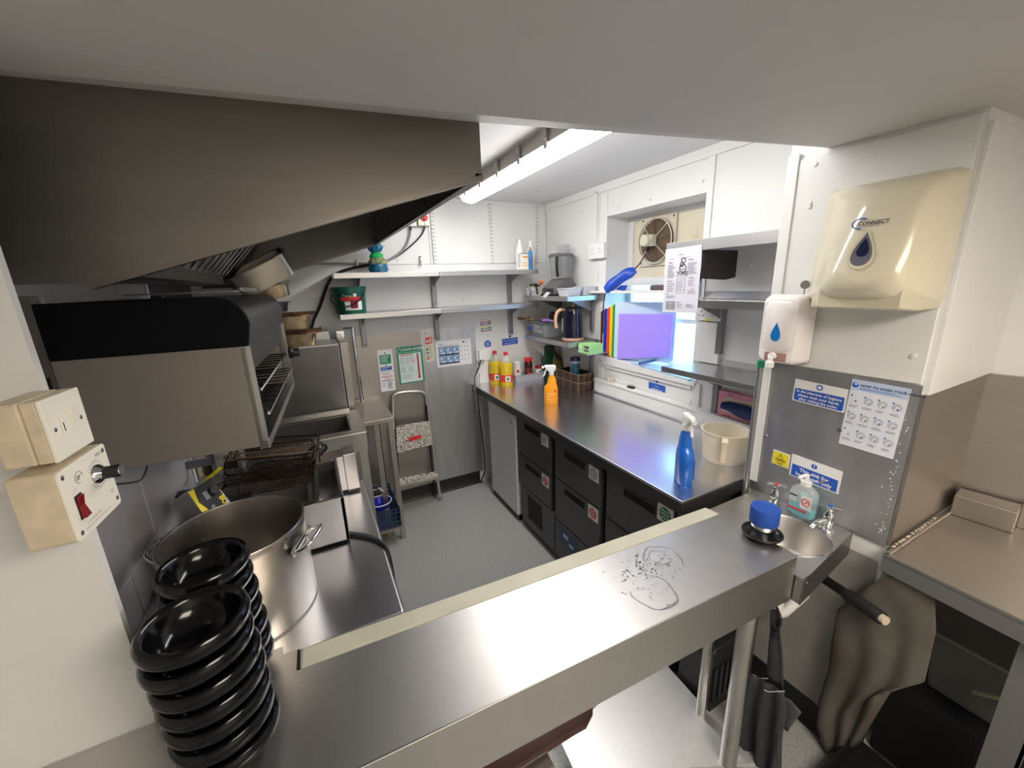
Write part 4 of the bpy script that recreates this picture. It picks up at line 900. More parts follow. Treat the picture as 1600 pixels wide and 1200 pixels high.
# socket and plug at the end of the worktop
a = AY(744, 545, YB - .03); b = AY(775, 561, YB - .03)
so = thing('double_socket', 'white double socket with a plug at the far end of the worktop', 'socket', ((a.x + b.x)/2, YB - .02, b.z))
obj('back_box', MB().box((a.x, YB - .032, b.z), (b.x, YB, a.z)), whitep, so, bevel=.003)
pg = obj('plug', MB().box((a.x + .012, YB - .06, b.z + .012), (a.x + .055, YB - .032, a.z - .012)), whitep, so, bevel=.006)
obj('switch', MB().box((b.x - .045, YB - .036, a.z - .03), (b.x - .033, YB - .032, a.z - .012)).box((b.x - .025, YB - .036, a.z - .03), (b.x - .013, YB - .032, a.z - .012)), whitep, so)
obj('trunking', MB().box((a.x + .02, YB - .02, CT), (b.x - .04, YB, b.z)), white, so, bevel=.003)
lead = [V((a.x + .03, YB - .045, b.z + .015)), AY(749, 572, YB - .05), AY(742, 588, YB - .05), V((1.125, 2.92, .93)), V((1.118, 2.88, .86)), V((1.122, 2.84, .70)), V((1.13, 2.83, .5)), V((1.14, 2.84, .3)), V((1.15, 2.86, .15)), V((1.12, 2.9, .05)), V((1.15, 2.93, .02))]
cable('black fridge lead dropping over the far end of the worktop', lead, .006, blackm)
cable('thin white lead curling down beside the socket', [V((a.x + .06, YB - .045, b.z + .01)), AY(757, 570, YB - .05), AY(747, 582, YB - .06), V((1.127, 2.95, .91)), V((1.12, 2.90, .84)), V((1.13, 2.9, .7))], .004, whitep)

# ================================================================== window zone
# fan
fx = x0 = 2.070
fc = AX(1029, 374, fx); fn = thing('extractor_fan', 'round wall extractor fan with a ring guard in the window board', 'fan', (2.07, fc.y, fc.z - .14))
yl = AX(1000, 380, fx).y; yr_ = AX(1055, 370, fx).y; ztp = AX(1028, 336, fx).z; zbt = AX(1028, 415, fx).z
fc = V((fx, (yl + yr_)/2, (ztp + zbt)/2)); fR = min(abs(yl - yr_), ztp - zbt)/2 - .008
fanm = mat('fan_cream', (.66, .62, .50), .4, col2=(.42, .33, .2), scale=10, ramp=(.25, .42))
obj('mounting_plate', MB().box((fx, yr_, zbt), (fx + .012, yl, ztp)), fanm, fn, bevel=.003)
obj('shadow_well', MB().prism([fc + V((-.001, (fR - .004)*math.cos(2*PI*i/40), (fR - .004)*math.sin(2*PI*i/40))) for i in range(40)], (-.0008, 0, 0)), mat('well_brown', (.012, .006, .005), .8), fn)
for k in range(8):
    a = 2*PI*k/8
    d1 = V((0, math.cos(a), math.sin(a))); d2 = V((0, math.cos(a + .5), math.sin(a + .5)))
    obj('blade', MB().prism([fc + d1*.03 + V((-.004, 0, 0)), fc + d1*(fR - .02) + V((-.003, 0, 0)), fc + d2*(fR - .02) + V((-.012, 0, 0)), fc + d2*.03 + V((-.012, 0, 0))], (-.0015, 0, 0)), mat('fan_brown', (.05, .025, .02), .5), fn)
for k in range(11):
    r_ = .045 + (fR - .045)*k/10
    obj('guard_ring', MB().tube([fc + V((-.022 - .012*(1 - k/10), r_*math.cos(2*PI*i/36), r_*math.sin(2*PI*i/36))) for i in range(36)], (.0015 if k < 10 else .0045), 5, True), fanm if k == 10 else mat('greasy_guard', (.38, .28, .18), .5), fn, smooth=True)
for k in range(4):
    a = PI/4 + k*PI/2; d = V((0, math.cos(a), math.sin(a)))
    obj('guard_spoke', MB().tube([fc + d*.03 + V((-.037, 0, 0)), fc + d*fR + V((-.022, 0, 0))], .0026, 6), fanm, fn)
obj('motor_box', MB().box((fx - .085, fc.y - .035, fc.z - .035), (fx - .035, fc.y + .035, fc.z + .035)), fanm, fn, bevel=.006)
obj('motor_cap', MB().lathe([(.036, 0), (.036, .028), (.030, .034), (0, .035)], (fx - .085, fc.y, fc.z), 24, axis=(-1, 0, 0)), fanm, fn, smooth=True)
obj('cable_gland', MB().cyl((fx - .06, fc.y + .02, fc.z - .06), (fx - .06, fc.y + .01, fc.z - .03), .012, 10), blackm, fn)
for y in (yl - .02, yr_ + .02):
    for z in (zbt + .02, ztp - .02): obj('screw', MB().lathe([(.007, 0), (0, .004)], (fx, y, z), 8, axis=(-1, 0, 0)), steeld, fn)
g0 = V((fx - .06, fc.y + .02, fc.z - .06)); g1 = AX(990, 422, 1.93); g2 = AX(948, 452, 1.82)
cable('black fan lead running down to the blue wrapped bundle', [g0, g0.lerp(g1, .4) + V((0, .01, -.03)), g1], .004, blackm)
cable('black lead dropping from the blue bundle behind the chopping boards', [g2, AX(944, 466, 1.84), AX(942.5, 480, 1.86), AX(942, 500, 1.872), AX(942, 520, 1.873)], .004, blackm)
# blue bundle: a blue cloth wrapped bar along the lead
bb = thing('blue_bundle', 'royal blue plastic wrapped bundle hanging by the window', 'bundle', AX(965, 440, 1.87))
A_ = AX(993, 422, 1.92); B_ = AX(946, 454, 1.80); D_ = (B_ - A_)
sd = D_.cross(V((1, 0, 0))).normalized(); up_ = D_.cross(sd).normalized()
rings = []
random.seed(5)
for i in range(15):
    t = i/14; r_ = .040*math.sin(PI*min(1, t*.75 + .10))**.6*(1.0 + .1*math.sin(9*t)); c_ = A_ + D_*t + V((0, 0, .018*math.sin(PI*t)))
    rings.append([c_ + (sd*math.cos(a)*r_*1.0 + up_*math.sin(a)*r_*.7)*(1 + .12*math.sin(3*a + 5*t)) for a in [2*PI*j/14 for j in range(14)]])
obj('wrapping', MB().loft(rings), mat('royal_blue_plastic', (.01, .07, .48), .35, bump=.5, scale=12), bb, smooth=True)
q = AX(970, 446, 1.86)
obj('loose_end', MB().prism([q, q + V((0, -.06, .0)), q + V((.01, -.03, -.035)), q + V((0, .05, -.025))], (.004, 0, 0)), MATS['royal_blue_plastic'], bb)

# plank across the reveal
z_ = 1.622
a = AX(932, 456, 1.80); b = AX(1098, 466, 1.88)
pk = tag(obj('white_plank', MB().prism([(1.80, 2.30, z_), (1.80, 2.22, z_), (1.885, 1.43, z_), (2.05, 1.455, z_), (2.06, 2.218, z_), (1.885, 2.22, z_), (1.875, 2.30, z_)], (0, 0, .014)), white, bevel=.002), 'white painted plank laid across the window reveal', 'shelf')
p = AX(1030, 452, 1.97); tag(obj('plastic_container_lid', MB().prism([(1.95, p.y + .06, z_ + .015), (1.95, p.y - .05, z_ + .015), (2.02, p.y - .05, z_ + .015), (2.02, p.y + .06, z_ + .015)], (0, 0, .03)), mat('taupe_plastic', (.10, .08, .075), .5), bevel=.006), 'dark brown plastic lid on the white plank', 'lid')

# chopping boards on the sill
sz = 1.165
bdir = V((.45, -.89, 0)).normalized(); bnor = V((.89, .45, 0)).normalized()
bcol = [('brown', (.10, .025, .02), 937.5, 485, 941), ('blue', (.01, .035, .42), 942, 482, 948), ('red', (.75, .07, .02), 947, 480, 953), ('yellow', (.90, .62, .01), 951.5, 477, 957), ('green', (.01, .30, .08), 955.5, 475, 961), ('white', (.62, .74, .88), 959, 472, 1045)]
for i, (nm, col, pl_, pt_, pr_) in enumerate(bcol):
    bl_ = AX(pl_, 550, 1.866); zt_ = AX(pl_, pt_, 1.866).z; bl_.z = SILL(bl_.y) + .0015; tp_ = V((0, 0, zt_ - bl_.z))
    L_ = .40 if nm == 'white' else .36 - i*.01
    e_ = bl_ + bdir*L_; e_.z = bl_.z
    o = thing('chopping_board', '%s chopping board standing on the window sill' % nm if nm != 'white' else 'pale blue white chopping board standing behind the purple board', 'chopping board', bl_, group='chopping boards standing on the sill')
    q_ = bnor*.008; r0 = .012
    ring_ = [bl_ + V((0, 0, r0)), bl_ + bdir*r0, e_ - bdir*r0, e_ + V((0, 0, r0)), e_ + tp_ - V((0, 0, r0)), e_ + tp_ - bdir*r0, bl_ + tp_ + bdir*r0, bl_ + tp_ - V((0, 0, r0))]
    obj('board', MB().prism(ring_, q_), mat('board_' + nm, col, .42), o, bevel=.001)
a = AX(964, 563.5, 1.858); b = AX(1047, 557, 1.858 + .155); a.z = SILL(a.y) + .002
ha = AX(960, 490, a.x).z; hb_ = AX(1044, 490, b.x).z
purp = mat('purple_polythene', (.42, .30, .95), .4)
o = thing('chopping_board', 'bright purple chopping board leaning in front on the sill', 'chopping board', a, group='chopping boards standing on the sill')
obj('board', MB().prism([a, b, V((b.x + .004, b.y, hb_)), V((a.x + .004, a.y, ha))], (.008, .004, 0)), purp, o, bevel=.002)
p_ = AX(985, 567, 1.857)
fz = lambda x, y: (x, y, SILL(y) + .001)
fb_ = tag(obj('flat_chopping_board', MB().prism([fz(1.857, p_.y), fz(1.857, 1.47), fz(2.05, 1.47), fz(2.05, 1.66)], (0, 0, .010)), mat('pale_blue_board', (.40, .62, .85), .35), bevel=.002), 'pale blue board lying flat on the window sill under the knife', 'chopping board')
kn = thing('kitchen_knife', 'kitchen knife with a dark blue handle on the sill', 'knife', (1.9, 1.8, sz + .012))
h0 = AZ(999, 568, sz + .02); h1 = AZ(1023, 563, sz + .02); h2 = AZ(1056, 560, sz + .014)
obj('handle', MB().tube([h0, h0.lerp(h1, .5), h1], .0085, 10), mat('knife_blue', (.03, .09, .20), .4), kn, smooth=True)
dv = (h2 - h1).normalized(); pv = dv.cross(V((0, 0, 1))).normalized()
obj('blade', MB().prism([h1 + pv*.011, h1 - pv*.010, h2 + dv*.01, h1.lerp(h2, .6) + pv*.011], (0, 0, .0015)), chrome, kn)
# ledge oddments
p = AZ(970, 593, 1.0); t_ = tag(obj('label_roll', MB().cyl((1.855, p.y, 1.0), (1.855, p.y, 1.032), .020, 20).cyl((1.855, p.y - .03, 1.0), (1.855, p.y - .03, 1.035), .014, 20), mat('roll_cream', (.66, .60, .50), .6), smooth=True), 'two small cream label rolls on the white ledge', 'roll')
p = AX(984, 601, 1.85); tag(obj('black_clip', MB().rbox((1.842, p.y - .035, 1.001), (1.868, p.y + .02, 1.012), .006), blackm), 'little black clip on the white ledge beside the label rolls', 'clip')
xa = XW - .002
s = SX('blue_notice', 'blue and white notice stuck on the white panel below the sill', 'sign', (1014, 596), (1040, 603.5), (1014, 608), xa); s.rect(bluem, 0, .0, 1, 1); s.text(bluel, 'Please', .5, .42, .28, 'CENTER'); s.text(whitep, 'wash hands now', .5, .80, .26, 'CENTER', bold=.02); s.done()
p = AX(1026.5, 596, xa); tag(obj('mandatory_dot', MB().lathe([(.009, 0), (.009, .001)], p, 16, axis=(-1, 0, 0)), bluem), 'tiny blue dot symbol above the notice under the sill', 'sign')
p0 = AX(1018, 611, xa); p1 = AX(1038, 618, xa); tag(obj('gap_slot', MB().box((xa - .003, p1.y, p1.z - .002), (xa, p0.y, p1.z + .002)).lathe([(.004, 0), (0, .002)], (xa - .002, p1.y, p1.z), 8, axis=(-1, 0, 0)), blackm), 'thin dark slot in the white panel under the blue notice', 'slot')

# sockets on the right wall
def socket(name, label, x, tl_, br_, deep=.03, slots=True):
    a = AX(*tl_, x - deep); b = AX(*br_, x - deep)
    s_ = thing(name, label, 'socket', (x - deep/2, (a.y + b.y)/2, b.z))
    obj('face_plate', MB().box((x - deep, b.y, b.z), (x, a.y, a.z)), whitep, s_, bevel=.003)
    W = a.y - b.y; Hh = a.z - b.z; k = MB()
    for c_ in (.25, .75):
        y = a.y - W*c_; z = b.z + Hh*.42
        k.box((x - deep - .0006, y - .003, z + .016), (x - deep, y + .003, z + .024)).box((x - deep - .0006, y + .008, z - .004), (x - deep, y + .016, z)).box((x - deep - .0006, y - .016, z - .004), (x - deep, y - .008, z))
    obj('pin_holes', k, inkm, s_)
    for c_ in (.44, .56):
        y = a.y - W*c_; obj('rocker_switch', MB().box((x - deep - .003, y - .005, b.z + Hh*.62), (x - deep, y + .005, b.z + Hh*.82)), whitep, s_, bevel=.001)
    return s_
socket('double_socket', 'white double socket high on the wall beside the food processor', XW, (919, 382), (943, 403), .035)
socket('double_socket', 'white double socket under the middle shelf right of the window', XW, (1087, 480), (1126, 503), .03)
p = AX(1105, 500, XW - .032); tag(obj('yellow_sticker', MB().box((XW - .0335, p.y - .012, p.z - .005), (XW - .032, p.y + .012, p.z + .005)), yellowm), 'small yellow sticker on the socket right of the window', 'sticker')
a = AX(1100, 503, XW); b = AX(1126, 555, XW)
tag(obj('cable_trunking', MB().box((XW - .022, b.y, 1.262), (XW - .001, a.y, AX(1110, 503, XW).z)), white, bevel=.002), 'wide white cable trunking below the socket right of the window', 'trunking')
y = AX(937, 340, XW).y; zc_ = AX(931, 383, XW).z
tag(obj('surface_conduit', MB().box((XW - .012, y + .015, zc_), (XW, y + .030, 2.30)).box((XW - .010, y - .005, 1.7), (XW, y + .003, 2.28)), white, bevel=.002), 'white conduit running up the wall from the socket', 'conduit')

# shelves right of the window
def rshelf(name, label, x0_, ya, yb, z, lip, up, brk):
    s_ = thing(name, label, 'shelf', ((x0_ + XW)/2, (ya + yb)/2, z - lip))
    obj('board', MB().box((x0_, ya, z - .004), (XW - .001, yb, z)), shm, s_)
    obj('front_lip', MB().box((x0_ - .002, ya, z - lip), (x0_, yb, z + .001)).box((x0_, ya, z - lip), (x0_ + .018, yb, z - lip + .002)), shm, s_, bevel=.001)
    obj('end_lip', MB().box((x0_, yb - .002, z - lip), (XW - .001, yb, z)).box((x0_, ya, z - lip), (XW - .001, ya + .002, z)), shm, s_)
    if up: obj('upstand', MB().box((XW - .004, ya, z), (XW - .001, yb, z + up)), shm, s_)
    for (yy, zz) in brk:
        obj('bracket', MB().box((XW - .028, yy - .016, zz), (XW - .001, yy + .016, z - .004)).prism([(XW - .02, yy - .002, z - .005), (x0_ + .03, yy - .002, z - .005), (x0_ + .03, yy - .002, z - .02), (XW - .02, yy - .002, z - .11)], (0, .004, 0)), brm, s_, bevel=.002)
    return s_
yv = .878
sh = rshelf('wall_shelf', 'top grey shelf right of the window holding the hanging menu', 1.62, yv, 1.468, 1.872, .048, .0, [])
by = AX(1118, 410, 1.75).y
obj('end_bracket', MB().prism([(1.632, 1.262, 1.825), (1.87, 1.262, 1.825), (1.87, 1.262, 1.70), (1.80, 1.262, 1.69), (1.632, 1.262, 1.70)], (0, .012, 0)), mat('dark_brown_bracket', (.045, .035, .032), .5), sh, bevel=.002)
sh2 = rshelf('wall_shelf', 'middle grey shelf right of the window above the socket', 1.62, yv, 1.43, 1.604, .035, .03, [(AX(1127, 500, XW - .02).y, AX(1122, 553, XW - .02).z)])
sh3 = rshelf('wall_shelf', 'lowest deep grey shelf right of the window over the worktop', 1.62, yv, 1.455, 1.257, .028, .03, [(AX(1116, 640, XW - .02).y, 1.0)])
p = AX(1226, 330, XW)
hk = thing('wall_hook', 'metal hook with a wire loop high beside the corner strip', 'hook', (XW - .02, .93, p.z))
obj('hook', MB().tube([(XW - .002, .945, p.z + .035), (XW - .03, .945, p.z + .03), (XW - .03, .945, p.z - .005), (XW - .02, .945, p.z - .03)], .006, 8), steel, hk, smooth=True)
obj('wire_loop', MB().tube([(XW - .03, .945, p.z), (XW - .03, 1.0, p.z - .02), (XW - .03, .96, p.z - .10), (XW - .03, .93, p.z - .05)], .0018, 6, True), steeld, hk)

# the menu sheet
xm = 1.6165
s = Sheet('menu_sheet', 'white laminated menu hanging from the top shelf by the window', 'menu', AX(1040.5, 390, xm), AX(1097.5, 382, xm), AX(1035, 487.5, xm - .004), th=.001, base=mat('menu_paper', (.62, .62, .70), .45))
s.text(inkm, 'Bar Menu', .40, .115, .022, bold=.01); s.lines(greyink, .1, .35, .155, .175, 2).lines(greyink, .4, .9, .15, .17, 2)
s.text(inkm, 'Snacks', .12, .225, .030, bold=.012); s.text(inkm, 'Classics', .68, .205, .030, bold=.012)
s.lines(greyink, .1, .33, .25, .46, 12, .5).lines(greyink, .66, .92, .24, .42, 11, .5); s.text(inkm, 'Sandwiches', .1, .51, .024, bold=.012); s.lines(greyink, .1, .36, .53, .68, 9, .35)
s.text(inkm, 'Burgers', .72, .475, .028, bold=.012); s.lines(greyink, .70, .92, .50, .60, 6, .35); s.text(inkm, 'Kids', .80, .635, .024, bold=.012); s.lines(greyink, .70, .92, .65, .72, 4, .35); s.text(inkm, 'Sides', .1, .71, .022, bold=.012); s.lines(greyink, .1, .40, .73, .78, 4, .35)
# emblem of stacked barrels over the word TUNS
for (u, v_, r_) in ((.54, .20, .055), (.50, .255, .05), (.53, .315, .09)): s.ring(inkm, u, v_, r_, .010)
for u, v_ in ((.48, .19), (.53, .23), (.49, .275), (.47, .325), (.56, .325), (.52, .34)): s.disc(inkm, u, v_, .016, n=8)
s.text(inkm, 'TUNS', .52, .420, .080, 'CENTER', bold=.022)
s.mb('printed_symbol', inkm).tube([s.P(.52 + .17*math.cos(a), .415 + .035*math.sin(a)) for a in [PI*i/12 for i in range(13)]], .0009, 5)
for q in ((.38, .475, .62, .478), (.38, .695, .62, .698), (.38, .475, .388, .698), (.612, .475, .62, .698)): s.rect(inkm, *q)
s.text(inkm, 'Lunch', .5, .505, .020, 'CENTER', bold=.01); s.lines(greyink, .41, .6, .52, .68, 9, .3); s.rect(greyink, .1, .82, .37, .955)
s.text(whitep, 'Half Price', .235, .86, .024, 'CENTER'); s.text(whitep, 'on the', .235, .895, .020, 'CENTER'); s.text(whitep, 'Sunday Roast', .235, .935, .020, 'CENTER')
s.text(inkm, 'Desserts', .41, .845, .024, bold=.012); s.lines(greyink, .41, .62, .865, .93, 4, .35).lines(greyink, .67, .92, .865, .93, 4, .35); s.done()
s = SX('blue_leaflet', 'narrow blue leaflet hanging behind the menu', 'leaflet', (1093, 424), (1098, 420), (1091, 466), 1.70); s.rect(bluel, 0, 0, 1, .5); s.rect(bluem, .2, .1, .9, .4, k=2); s.done()

# corner shelves on the right wall
def cshelf(name, label, z, ya, yb):
    s_ = thing(name, label, 'shelf', (1.74, (ya + yb)/2, z - .03))
    obj('board', MB().box((1.60, ya, z - .004), (XW - .001, yb, z)), mat('dark_worn_shelf', (.24, .24, .25), .35, .9, var=.12, scale=5), s_)
    obj('front_lip', MB().box((1.597, ya, z - .033), (1.60, yb, z + .001)), shm, s_, bevel=.001)
    obj('end_lip', MB().box((1.598, ya - .003, z - .033), (XW - .001, ya, z + .001)), shm, s_, bevel=.001)
    for yy in (2.35, 2.78):
        obj('bracket', MB().box((XW - .026, yy - .015, z - .26), (XW - .001, yy + .015, z - .004)).prism([(XW - .02, yy - .002, z - .005), (1.63, yy - .002, z - .005), (1.63, yy - .002, z - .02), (XW - .02, yy - .002, z - .12)], (0, .004, 0)), brm, s_, bevel=.002)
    return s_
c1s = cshelf('wall_shelf', 'upper corner shelf left of the window carrying the food processor', 1.606, 2.285, 2.90)
c2s = cshelf('wall_shelf', 'lower corner shelf left of the window carrying the kettle', 1.285, 2.275, 2.90)
obj('side_web', MB().prism([(1.605, 2.896, 1.255), (XW - .001, 2.896, 1.255), (XW - .001, 2.896, 1.02), (1.80, 2.896, 1.06)], (0, .004, 0)), white, c2s)

# food processor
z_ = 1.606; px_ = (1.735, 2.60)
fp = thing('food_processor', 'grey food processor with a clear bowl on the upper corner shelf', 'food processor', (px_[0], px_[1], z_), math.radians(10))
fgm = mat('processor_grey', (.11, .11, .115), .4)
obj('base', MB().loft([[(-.10, -.085, 0), (.10, -.085, 0), (.10, .085, 0), (-.10, .085, 0)], [(-.10, -.085, .05), (.10, -.085, .05), (.10, .085, .05), (-.10, .085, .05)], [(-.03, -.075, .105), (.095, -.075, .105), (.095, .075, .105), (-.03, .075, .105)], [(-.02, -.06, .125), (.085, -.06, .125), (.085, .06, .125), (-.02, .06, .125)]]), fgm, fp, local=True, bevel=.008)
obj('base_foot', MB().box((-.105, -.09, 0), (.105, .09, .014)), blackm, fp, local=True, bevel=.003)
obj('control_panel', MB().prism([(-.103, -.05, .02), (-.103, .05, .02), (-.10, .05, .055), (-.10, -.05, .055)], (.002, 0, 0)), steeld, fp, local=True)
clear = mat('clear_bowl_plastic', (.40, .42, .44), .12, alpha=.38)
obj('work_bowl', MB().lathe([(.072, .13), (.078, .14), (.092, .27), (.094, .285), (.090, .285), (.075, .142), (0, .14)], (.03, 0, 0), 36), clear, fp, local=True, smooth=True)
obj('bowl_lid', MB().lathe([(.096, .283), (.097, .296), (.088, .306), (0, .308)], (.03, 0, 0), 36), mat('smoked_lid', (.13, .13, .14), .2), fp, local=True, smooth=True)
obj('feed_tube', MB().rbox((.02, -.045, .306), (.085, .045, .372), .015), clear, fp, local=True, smooth=True)
obj('bowl_handle', MB().tube([(-.06, -.05, .275), (-.085, -.07, .265), (-.08, -.07, .18), (-.05, -.045, .145)], .011, 10, smooth=2), blackm, fp, local=True, smooth=True)
obj('blade_shaft', MB().cyl((.03, 0, .14), (.03, 0, .28), .012, 12), mat('shaft_grey', (.4, .4, .42), .4), fp, local=True)
obj('side_knob', MB().cyl((.105, -.06, .04), (.105, -.06, .085), .012, 12), blackm, fp, local=True)

def tub(name, label, a, b, z, h, m_, taper=.012, cat='tub', rim=.004):
    cx, cy = (a[0] + b[0])/2, (a[1] + b[1])/2
    t_ = thing(name, label, cat, (cx, cy, z))
    obj('body', gnpan(MB(), abs(b[0] - a[0]), abs(b[1] - a[1]), h, rim=rim, t=.002, taper=taper, r=.02), m_, t_, local=True, smooth=True)
    return t_
clr = mat('cloudy_clear_plastic', (.72, .76, .80), .2, alpha=.75)
tb1 = tub('clear_tub', 'clear shallow plastic tub on the front of the upper corner shelf', (1.605, 2.30), (1.745, 2.44), 1.607, .055, clr)
tb1.location.x += .0
tub('clear_tub', 'second clear tub tucked behind the first beside the processor', (1.75, 2.30), (1.87, 2.44), 1.607, .062, clr)
wt_ = tub('white_basket', 'white perforated basket of small tools on the upper corner shelf', (1.605, 2.70), (1.70, 2.835), 1.607, .068, whitep)
obj('contents', MB().cyl((1.62, 2.72, 1.62), (1.60, 2.71, 1.70), .010, 8).cyl((1.65, 2.78, 1.615), (1.65, 2.79, 1.692), .013, 10).box((1.63, 2.74, 1.615), (1.66, 2.76, 1.69)), blackm, wt_)
obj('perforation', (lambda k: ([k.box((1.604, 2.712 + i*.017, 1.625 + j*.016), (1.6055, 2.720 + i*.017, 1.631 + j*.016)) for i in range(7) for j in range(2)], k)[1])(MB()), greyink, wt_, kind='stuff')
t_ = thing('glass_jar', 'small glass jar at the back end of the upper corner shelf', 'jar', (1.66, 2.865, 1.607))
obj('body', MB().lathe([(.024, 0), (.026, .005), (.026, .07), (.022, .078)], (0, 0, 0), 20), mat('olive_glass', (.30, .30, .18), .15, alpha=.7), t_, local=True, smooth=True)
obj('lid', MB().lathe([(.024, .078), (.024, .092), (0, .092)], (0, 0, 0), 20), steeld, t_, local=True)
tag(obj('clear_beaker', MB().lathe([(.016, 0), (.024, .062), (.022, .062), (.015, .003), (0, .003)], (1.625, 2.873, 1.607), 20), clr, smooth=True), 'small clear beaker at the left end of the upper corner shelf', 'beaker')
t_ = thing('pastry_brush', 'orange tipped handle leaning out of the white basket', 'brush', (1.61, 2.69, 1.65))
obj('handle', MB().cyl((1.613, 2.70, 1.635), (1.59, 2.62, 1.70), .006, 8), mat('pale_wood', (.6, .45, .3), .5), t_)
obj('tip', MB().cyl((1.591, 2.622, 1.698), (1.585, 2.603, 1.716), .014, 10), mat('burnt_orange', (.65, .13, .03), .4), t_)
a = AX(855, 455, 1.592); tag(obj('white_price_tag', MB().prism([AX(854, 456, 1.592), AX(860, 457, 1.592), AX(852.5, 465.5, 1.592), AX(847.5, 463.5, 1.592)], (.002, 0, 0)), whitep), 'white tag hanging over the edge of the upper corner shelf', 'tag')

# grey crate with hand lettering on the lower corner shelf
gc = thing('grey_crate', 'grey plastic crate with white handwriting on the lower corner shelf', 'crate', (1.73, 2.74, 1.286))
gcm = mat('crate_grey', (.22, .23, .25), .5)
obj('body', gnpan(MB(), .25, .29, .115, rim=.010, t=.003, taper=.014, r=.025), gcm, gc, local=True, smooth=True)
k = MB(); text_mb(k, 'TEA', (1.603, 2.77, 1.350), (0, -1, 0), (0, 0, 1), .05, shear=.2); text_mb(k, 'TOWELS', (1.604, 2.775, 1.318), (0, -1, 0), (0, 0, 1), .036, shear=.2); obj('lettering', k, mat('chalk_grey', (.62, .62, .58), .6), gc)
k = MB().box((1.65, 2.5925, 1.33), (1.71, 2.594, 1.36)); obj('blue_mark', MB().box((1.6035, 2.80, 1.33), (1.606, 2.86, 1.358)), bluem, gc)
st_ = thing('straw_whisk', 'bundle of straw bristles lying on the grey crate', 'brush', (1.63, 2.86, 1.40))
k = MB(); random.seed(9)
for i in range(40): k.tube([(1.62 + random.uniform(-.02, .02), 2.80 + random.uniform(-.02, .02), 1.408 + random.uniform(0, .012)), (1.59 + random.uniform(-.02, .02), 2.975, 1.408 + random.uniform(0, .02))], .0025, 4)
obj('bristles', k, mat('straw', (.34, .22, .12), .8), st_, kind='stuff')
obj('binding', MB().cyl((1.615, 2.86, 1.416), (1.612, 2.87, 1.416), .024, 12), mat('twine', (.25, .17, .1), .8), st_)
tag(obj('purple_cloth', blob([(.0, 0), (.05, .002), (.052, .010), (.03, .018), (0, .018)], (1.70, 2.70, 1.403), .9, 1.5, .2, seed=6), mat('lilac_cloth', (.30, .18, .50), .8), smooth=True), 'folded purple cloth on top of the grey crate', 'cloth')
bkl = thing('black_ladle', 'round black utensil head sticking up from the grey crate', 'utensil', (1.74, 2.66, 1.40))
obj('head', MB().lathe([(.0, -.004), (.035, 0), (.037, .008), (.030, .014), (0, .018)], (1.72, 2.66, 1.445), 20, axis=(-1, -.2, .2)), blackm, bkl, smooth=True)
obj('shaft', MB().tube([(1.73, 2.66, 1.43), (1.76, 2.74, 1.405)], .007, 8), blackm, bkl)

# kettle
kc = AZ(913, 528, 1.285); kx, ky = 1.725, 2.395
kt = thing('kettle', 'black kettle with a wooden handle on its base on the lower corner shelf', 'kettle', (kx, ky, 1.286), math.radians(-62))
woodm = mat('pale_beech', (.72, .46, .30), .5, var=.15, scale=20, stretch=(1, 1, 4))
obj('power_base', MB().lathe([(.078, 0), (.08, .004), (.08, .014), (.074, .018), (0, .018)], (0, 0, 0), 36), woodm, kt, local=True, smooth=True)
obj('body', MB().lathe([(.076, .019), (.077, .026), (.072, .12), (.062, .21), (.060, .225), (.056, .230), (0, .231)], (0, 0, 0), 40), mat('gloss_black', (.006, .008, .022), .12, coat=.5), kt, local=True, smooth=True)
obj('spout', MB().prism([(.050, -.020, .225), (.086, 0, .228), (.050, .020, .225), (.060, 0, .17)], (0, 0, .001)), blackm, kt, local=True)
obj('water_gauge', MB().box((-.073, -.036, .06), (-.066, -.028, .16)), mat('gauge_grey', (.35, .38, .45), .3), kt, local=True)
obj('lid', MB().lathe([(.058, .228), (.057, .236), (.03, .242), (0, .243)], (0, 0, 0), 30), blackm, kt, local=True, smooth=True)
obj('lid_knob', MB().cyl((0, 0, .242), (0, 0, .258), .012, 14), woodm, kt, local=True)
hp = [(-.045, -.03, .226), (-.085, -.06, .222), (-.105, -.072, .18), (-.105, -.072, .12), (-.10, -.068, .09)]
obj('handle', MB().tube(hp, .0125, 12, smooth=2), woodm, kt, local=True, smooth=True)
# green box
gx = thing('green_carton', 'small pale green carton hanging over the front of the lower corner shelf', 'carton', (1.66, 2.26, 1.20))
a = AX(909, 531, 1.70); b = AX(920, 554, 1.70)
obj('body', MB().box((1.675, 2.14, 1.214), (1.80, 2.262, 1.280)), mat('lime_card', (.36, .70, .28), .5), gx, bevel=.002)
obj('white_panel', MB().box((1.6735, 2.215, 1.245), (1.675, 2.25, 1.272)).box((1.6735, 2.215, 1.22), (1.675, 2.25, 1.232)), mat('mint_card', (.55, .8, .6), .5), gx)
obj('black_panel', MB().box((1.6735, 2.142, 1.232), (1.675, 2.19, 1.268)), inkm, gx)
k = MB(); text_mb(k, 'Bags', (1.6728, 2.188, 1.242), (0, -1, 0), (0, 0, 1), .028, shear=.2); obj('lettering', k, whitep, gx)
obj('ledge_bracket', MB().box((1.67, 2.15, 1.207), (1.879, 2.26, 1.213)), shm, gx)

